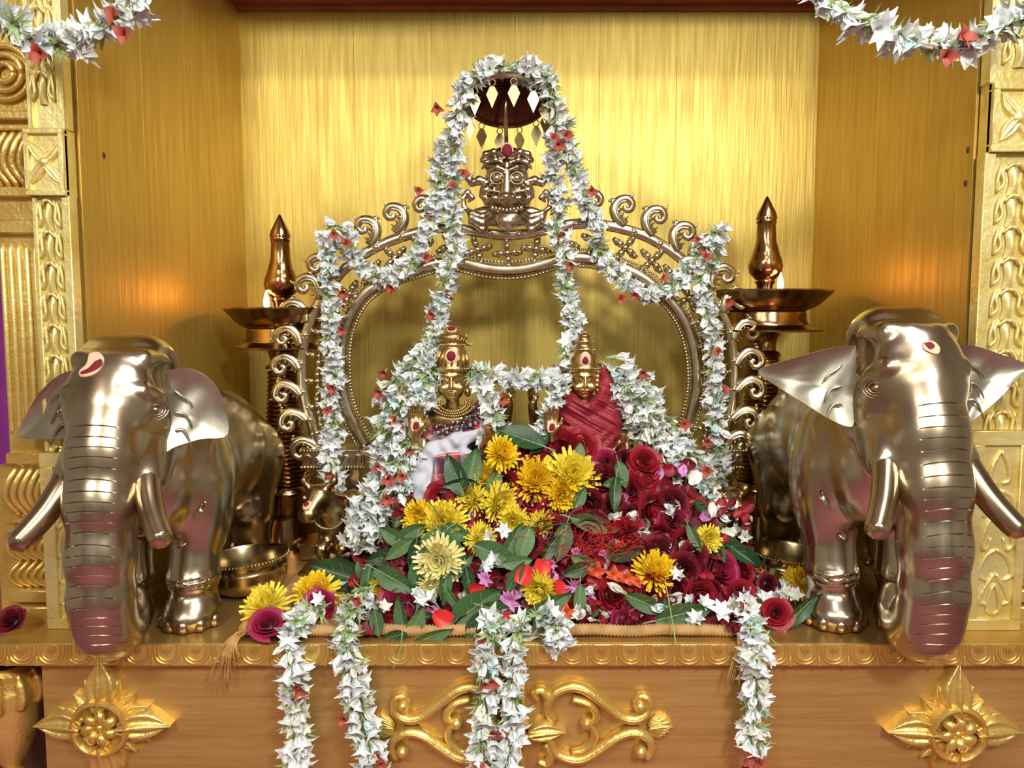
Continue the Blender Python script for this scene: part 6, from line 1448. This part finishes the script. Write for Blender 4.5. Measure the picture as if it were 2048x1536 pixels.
# leaves: (px, py, half length, direction of the tip, label, material, wide, facing)
for a in (
 (912, 950, 42, 120, 'round dark leaf standing on the checked cloth, on the left', 'leaf_dark', 1, (-.4, 0)), (943, 938, 40, 75, 'round dark leaf standing on the checked cloth, on the right', 'leaf_green', 1, (.2, 0)),
 (920, 966, 34, 185, 'folded leaf edge under the two round dark leaves', 'leaf_dark', 0, (0, .6)),
 (988, 964, 30, 70, 'small leaf beside the long dark rosebud', 'leaf_pale', 1, (.3, 0)), (1040, 876, 48, 150, 'large dark leaf behind the heap between the idols', 'leaf_dark', 1, (0, -.6)),
 (1080, 888, 24, 50, 'small dark leaf below the red-robed idol\'s raised hand', 'leaf_dark', 1, (0, -.2)),
 (822, 1066, 30, 30, 'leaf left of the big lemon chrysanthemum', 'leaf_green', 1, (0, .2)), (786, 1072, 30, 150, 'leaf above the dark rose at the garland heap\'s foot', 'leaf_green', 1, (-.2, .2)),
 (800, 1098, 36, 215, 'folded leaf in the green bunch at the left', 'leaf_pale', 0, (-.3, .3)), (862, 1080, 38, 215, 'pale leaf curving over the big lemon chrysanthemum', 'leaf_pale', 0, (-.2, 0)),
 (910, 1104, 44, 305, 'long pointed leaf across the cream-edged chrysanthemum', 'leaf_green', 0, (.3, 0)), (915, 1066, 28, 330, 'leaf right of the three-leaf stem', 'leaf_green', 1, (.4, .1)),
 (838, 1140, 46, 250, 'long narrow leaf hanging left of the cream-edged chrysanthemum', 'leaf_green', 0, (-.4, .1)), (918, 1136, 36, 40, 'leaf pointing up at the long leaf\'s tip', 'leaf_green', 0, (.3, .2)),
 (992, 1110, 44, 335, 'large leaf right of the oval lemon chrysanthemum', 'leaf_green', 1, (.2, .1)), (1024, 1084, 40, 60, 'leaf with pale stem at mid heap', 'leaf_green', 0, (.2, .2)),
 (1048, 1090, 34, 250, 'leaf with insect holes at mid heap', 'leaf_pale', 1, (.1, .1)), (1124, 1086, 36, 255, 'notched leaf hanging under the ragged chrysanthemum', 'leaf_green', 1, (0, 0)),
 (1036, 1124, 28, 10, 'small leaf above the scarlet petals', 'leaf_pale', 1, (0, .3)), (1094, 1104, 34, 230, 'curled leaf left of the notched leaf', 'leaf_dark', 0, (.5, .2)),
 (790, 1160, 42, 330, 'broad leaf above the magenta rose by the thick garland', 'leaf_green', 1, (0, .3)), (735, 1170, 36, 265, 'leaf hanging above the thick garland\'s coral flower', 'leaf_green', 0, (-.1, .1)),
 (676, 1148, 56, 160, 'large dark leaf sprawling over the bull\'s plinth', 'leaf_dark', 1, (-.1, -.2)), (726, 1136, 28, 100, 'leaf with a small yellow flower at the left', 'leaf_pale', 1, (0, .2)),
 (831, 1250, 42, 65, 'upright leaf hanging over the mat\'s cord, left of the scarlet petal', 'leaf_pale', 0, (0, .3)), (803, 1232, 38, 100, 'leaf behind the upright one on the mat\'s cord', 'leaf_green', 0, (-.3, .3)),
 (866, 1272, 40, 20, 'leaf drooping over the altar edge below the scarlet petal', 'leaf_green', 0, (.1, .5)), (789, 1272, 26, 200, 'short leaf drooping over the altar edge at the left', 'leaf_dark', 1, (-.2, .5)),
 (954, 1212, 56, 35, 'largest leaf, lying diagonally near the mat\'s middle', 'leaf_green', 1, (-.1, .2)), (1000, 1222, 36, 340, 'leaf under the purple rose', 'leaf_green', 1, (.1, .4)),
 (1102, 1210, 46, 28, 'long leaf beneath the chrysanthemum near the mat', 'leaf_green', 0, (.1, .2)), (1052, 1232, 34, 205, 'leaf left of the leaf cluster over the double garland', 'leaf_pale', 0, (0, .3)),
 (1082, 1260, 34, 285, 'pointed leaf hanging onto the short garland end', 'leaf_pale', 0, (.1, .3)), (1008, 1268, 34, 200, 'leaf behind the double garland\'s top', 'leaf_green', 1, (0, .4)),
 (950, 1262, 36, 255, 'leaf hanging left of the double garland', 'leaf_dark', 1, (-.2, .3)), (754, 1246, 26, 280, 'small leaf right of the thick hanging garland', 'leaf_green', 1, (.1, .2)),
 (890, 1174, 34, 260, 'slim leaf below the pale chrysanthemum', 'leaf_green', 0, (.3, .2)), (938, 1168, 34, 280, 'dark leaf left of the purple rose', 'leaf_dark', 0, (.2, .2)), (1032, 1152, 32, 60, 'thin leaf left of the scarlet petals', 'leaf_green', 0, (-.3, .2)),
 (1190, 1048, 46, 345, 'glossy pointed leaf across the largest dark rose', 'leaf_green', 0, (0, .2)), (1158, 1206, 34, 265, 'leaf below the spiky purple flower', 'leaf_pale', 0, (.2, .2)),
 (1294, 1208, 44, 335, 'leaf below the pale blue bud', 'leaf_green', 0, (.1, .3)), (1365, 1228, 52, 12, 'broad leaf lying on the mat\'s cord near its right end', 'leaf_green', 1, (.05, .4)),
 (1606, 1216, 42, 40, 'leaf pointing at the right elephant\'s foot', 'leaf_dark', 0, (.2, .3)), (1502, 1136, 56, 300, 'long dark leaf hanging in front of the right bowl', 'leaf_dark', 0, (.2, .1)),
 (1470, 1100, 44, 320, 'dark leaf behind the long one at the right bowl', 'leaf_dark', 0, (.1, 0)), (1436, 1096, 30, 290, 'leaf under the small chrysanthemum by the lion', 'leaf_green', 0, (.2, .1)), (1390, 1078, 28, 300, 'thin leaf left of the small chrysanthemum by the lion', 'leaf_green', 0, (-.4, .1)),
 (1248, 1106, 32, 10, 'dark leaf among red stamen threads', 'leaf_dark', 1, (0, .6)), (1168, 1122, 24, 340, 'small pale leaf above the orange petals', 'leaf_pale', 1, (.1, .4)), (1154, 1140, 28, 200, 'leaf left of the orange petals', 'leaf_dark', 1, (0, .3)),
 (1243, 950, 26, 280, 'leaf left of the three open roses', 'leaf_green', 1, (.2, 0)), (1228, 992, 34, 260, 'wavy leaf hanging between dark roses', 'leaf_dark', 0, (.3, 0)), (1226, 966, 20, 190, 'little leaf above the wavy leaf', 'leaf_green', 1, (-.1, .1)),
 (1158, 908, 22, 80, 'grey-green sepal leaf on the wide red rose', 'leaf_pale', 1, (.1, 0)), (1160, 996, 22, 60, 'leaf right of the tucked-in chrysanthemum', 'leaf_green', 1, (.2, .1)),
 (1085, 1135, 24, 20, 'sprig leaf behind the scarlet petals', 'leaf_green', 0, (.1, .4)), (905, 1200, 24, 300, 'leaf above the largest leaf', 'leaf_green', 0, (.2, .3)), (770, 1115, 34, 190, 'shaded leaf in the green bunch at the left', 'leaf_dark', 1, (-.2, .2)), (828, 1110, 34, 260, 'shaded narrow leaf in the green bunch at the left', 'leaf_dark', 0, (.1, .3))): leaf(*a)
for a in ((1050, 1150, 20, 250, 'scarlet petal left of the yellow-tipped one', (-.2, 0)), (1084, 1138, 19, 80, 'yellow-tipped scarlet petal at mid heap', (.2, -.1)), (1118, 1176, 17, 300, 'narrow scarlet petal right of the chrysanthemum near the mat', (.7, 0)),
          (884, 1236, 20, 330, 'scarlet petal on the mat left of the largest leaf', (.2, .1)), (1016, 1244, 18, 60, 'scarlet petal at the top of the double garland', (0, .1)), (955, 1178, 16, 200, 'dark scarlet petal left of the purple rose', (-.2, .4)), (1490, 1212, 15, 200, 'scarlet petal on the right hanging garland', (.1, .2))): petal(*a)
# purple and orange blooms
PU = [blossom('purple_bloom', 12, .9, .22, .95, .4, .2, ['petal_purple', 'stem_green'], 51, tube=False), blossom('purple_bloom', 18, 1.0, .05, 1.1, .1, .1, ['petal_purple', 'stem_green'], 52, tube=False)]
ORB = blossom('orange_bloom', 5, .9, .36, .85, .3, .5, ['petal_orange', 'stem_green'], 53, tube=False, jit=.5)
def bloom(px, py, r, me, nm, lab, cat, grp):
    y = heap_y(px, py)-.016; ax = facing(rs.uniform(-.3, .3), rs.uniform(-.1, .4))
    o = link(nm, me, None, P(px, py, y), ax.to_track_quat('Z', 'Y'), S(px, py, y)*r); tag(o, lab, cat, grp); return o
for px, py, r, k, lab in ((972, 1158, 24, 0, 'purple bloom left of the purple rose'), (1020, 1198, 34, 0, 'large purple rose-like bloom beside the largest leaf'), (1102, 1126, 17, 0, 'small purple and white bloom above the yellow-tipped petal'), (1150, 1104, 18, 0, 'purple bloom under the notched leaf'),
                         (1148, 1172, 26, 1, 'spiky purple flower right of the narrow scarlet petal'), (1584, 1178, 15, 0, 'small purple bloom by the deep yellow chrysanthemum at right')): bloom(px, py, r, PU[k], 'purple_bloom', lab, 'flower', 'purple blooms')
for px, py, r, lab in ((1190, 1140, 26, 'orange petals left of the flat deep yellow chrysanthemum'), (1250, 1155, 24, 'orange petals directly under the flat deep yellow chrysanthemum'), (1225, 1150, 24, 'orange-red petals between the two orange clusters'), (1275, 1165, 18, 'orange petals above the red rose near the mat'),
                      (1500, 1228, 20, 'orange bloom at the top of the right hanging garland'), (1520, 1140, 14, 'small orange bloom in front of the right bowl'), (1550, 1135, 18, 'coral bloom in front of the right bowl'), (1130, 1222, 24, 'coral bloom right of the leaf cluster'), (1240, 1088, 15, 'orange stamen cluster on the large dark rose')): bloom(px, py, r, ORB, 'orange_bloom', lab, 'flower', 'orange blooms')
# one pale blue bud
o = link('pale_bud', WB[5], None, P(1246, 1184, heap_y(1246, 1184)-.024), Vector((-.75, -.35, .55)).to_track_quat('Z', 'Y'), 1.7); tag(o, 'pale blue-white bud pointing left beside a red rose', 'bud')
# loose white blossoms fallen among the rest
rl = random.Random(5)
spots = [(1235,1040),(1262,1048),(1215,1035),(1345,1020),(1330,1024),(1280,1055),(870,1205),(850,1195),(835,1215),(985,1078),(1005,1065),(1380,1205),(1400,1215),(1420,1222),(1440,1215),(1370,1240),(1395,1245),(1480,1175),(1520,1185),(1535,1190),(1555,1190),(1575,1195),(1505,1195),(1530,1205),(1590,1200),(1560,1160),(1540,1150),(1345,1190),(1360,1160),(1145,1235),(1165,1230),(1180,1225),(1190,1240),(1440,1235),(1455,1225),(1470,1215),(660,1190),(690,1165),(745,1130),(700,1080),(715,1095),(690,1110),(725,1075),(1000,1130),(960,1140),(1185,1175),(1205,1225),(1330,1215),(765,1225),(1480,1060),(1490,1075)]
NAMED = [(o_.location.copy(), o_['label']) for o_ in COL.objects if o_.parent is None and o_.get('group') in ('roses in the offering heap', 'yellow chrysanthemums', 'green leaves among the offerings', 'purple blooms') and len(o_['label'].split()) <= 10]
used_lab = set()
for px, py in spots:
    y = heap_y(px, py)-.010; ax = Vector((rl.uniform(-1, 1), rl.uniform(-1, -.2), rl.uniform(-.2, 1))).normalized(); c = P(px, py, y)
    o = link('fallen_blossom', rl.choice(WB), None, c, ax.to_track_quat('Z', 'Y'), rl.uniform(.8, 1.1))
    for l_, nm in sorted(NAMED, key=lambda q_: (q_[0]-c).length):
        v = c-l_; rel = ('right of' if v.x > 0 else 'left of') if abs(v.x) > abs(v.z) else ('above' if v.z > 0 else 'below')
        lab = 'loose white blossom %s the %s' % (rel, nm)
        if lab not in used_lab: break
    used_lab.add(lab); tag(o, lab, 'blossom', 'loose white blossoms in the heap')
# red stamen threads and scraps of petal: uncountable
mb = MB()
for i in range(230):
    px, py = rl.gauss(1200, 55), rl.gauss(1088, 24); y = heap_y(px, py)-.022; p = P(px, py, y); L = rl.uniform(.012, .03)
    d = Vector((rl.uniform(-1, 1), rl.uniform(-.5, .1), rl.uniform(-.6, .8))).normalized()
    mb.tube(spline([p, p+d*L*.5+Vector((0, -.003, .004)), p+d*L], 3), .00035, 3, cap=False)
st_o = mb.build('stamen_threads', 'petal_scarlet', smooth=True); tag(st_o, 'tangle of fine red stamen threads over the dark roses', 'stamens', kind='stuff')
mb = MB(); 
for i in range(900):
    px, py = rl.uniform(700, 1500), rl.uniform(925, 1262)
    if py < 1000 and not (960 < px < 1400): continue
    y = heap_y(px, py)+rl.uniform(-.006, .008); c = P(px, py, y); s = rl.uniform(.004, .011)
    if c.z < .008: continue
    n = Vector((rl.uniform(-.7, .7), -1, rl.uniform(-.3, .9))).normalized(); t = n.orthogonal().normalized(); t.rotate(Quaternion(n, rl.uniform(0, 6.28))); x = t.cross(n)
    mb.cm = rl.choice((0, 0, 0, 0, 1, 1, 1, 2, 3, 4))
    mb.grid(lambda u, v: c+t*((2*u-1)*s*1.2)+x*((2*v-1)*s*math.sin(math.pi*(.15+.75*u)))+n*(s*.5*(2*v-1)**2), 4, 4)
sc = mb.build('petal_scraps', ['rose_dark', 'rose_red', 'leaf_dark', 'petal_cream', 'petal_purple'], smooth=True); tag(sc, 'scattered small petal and leaf scraps covering the offering heap', 'petals', kind='stuff')
# red petals lying on the altar at the picture's left edge, and dry stems in front
for px, py, lab in ((22, 1240, 'dark red rose scrap at the left end of the altar top'),): rose(px, py, 24, lab, 'rose_dark', (0, -.6))
for i, (p0, p1, p2, lab) in enumerate((((855,1000),(882,1040),(885,1085), 'thin dark stem of the three-leaf sprig on the lemon chrysanthemum'), ((1330,1160),(1340,1215),(1352,1288), 'long grass stalk hanging over the mat\'s cord'), ((805,1262),(800,1300),(786,1338), 'thin stalk hanging over the altar edge below the leaves'), ((1060,1055),(1120,1048),(1160,1045), 'dark stem lying across the ragged chrysanthemum'), ((1515,1240),(1535,1268),(1558,1294), 'thin stalk crossing the right hanging garland'))):
    def yy(p): return heap_y(p[0], p[1])-.03 if p[1] < 1262 else -.012
    q = spline([P(*p, yy(p)) for p in (p0, p1, p2)], 6); o = MB().tube(q, .0009, 5).build('stalk', 'leaf_dark' if i in (0, 3) else 'stem_green', smooth=True); tag(o, lab, 'stalk')
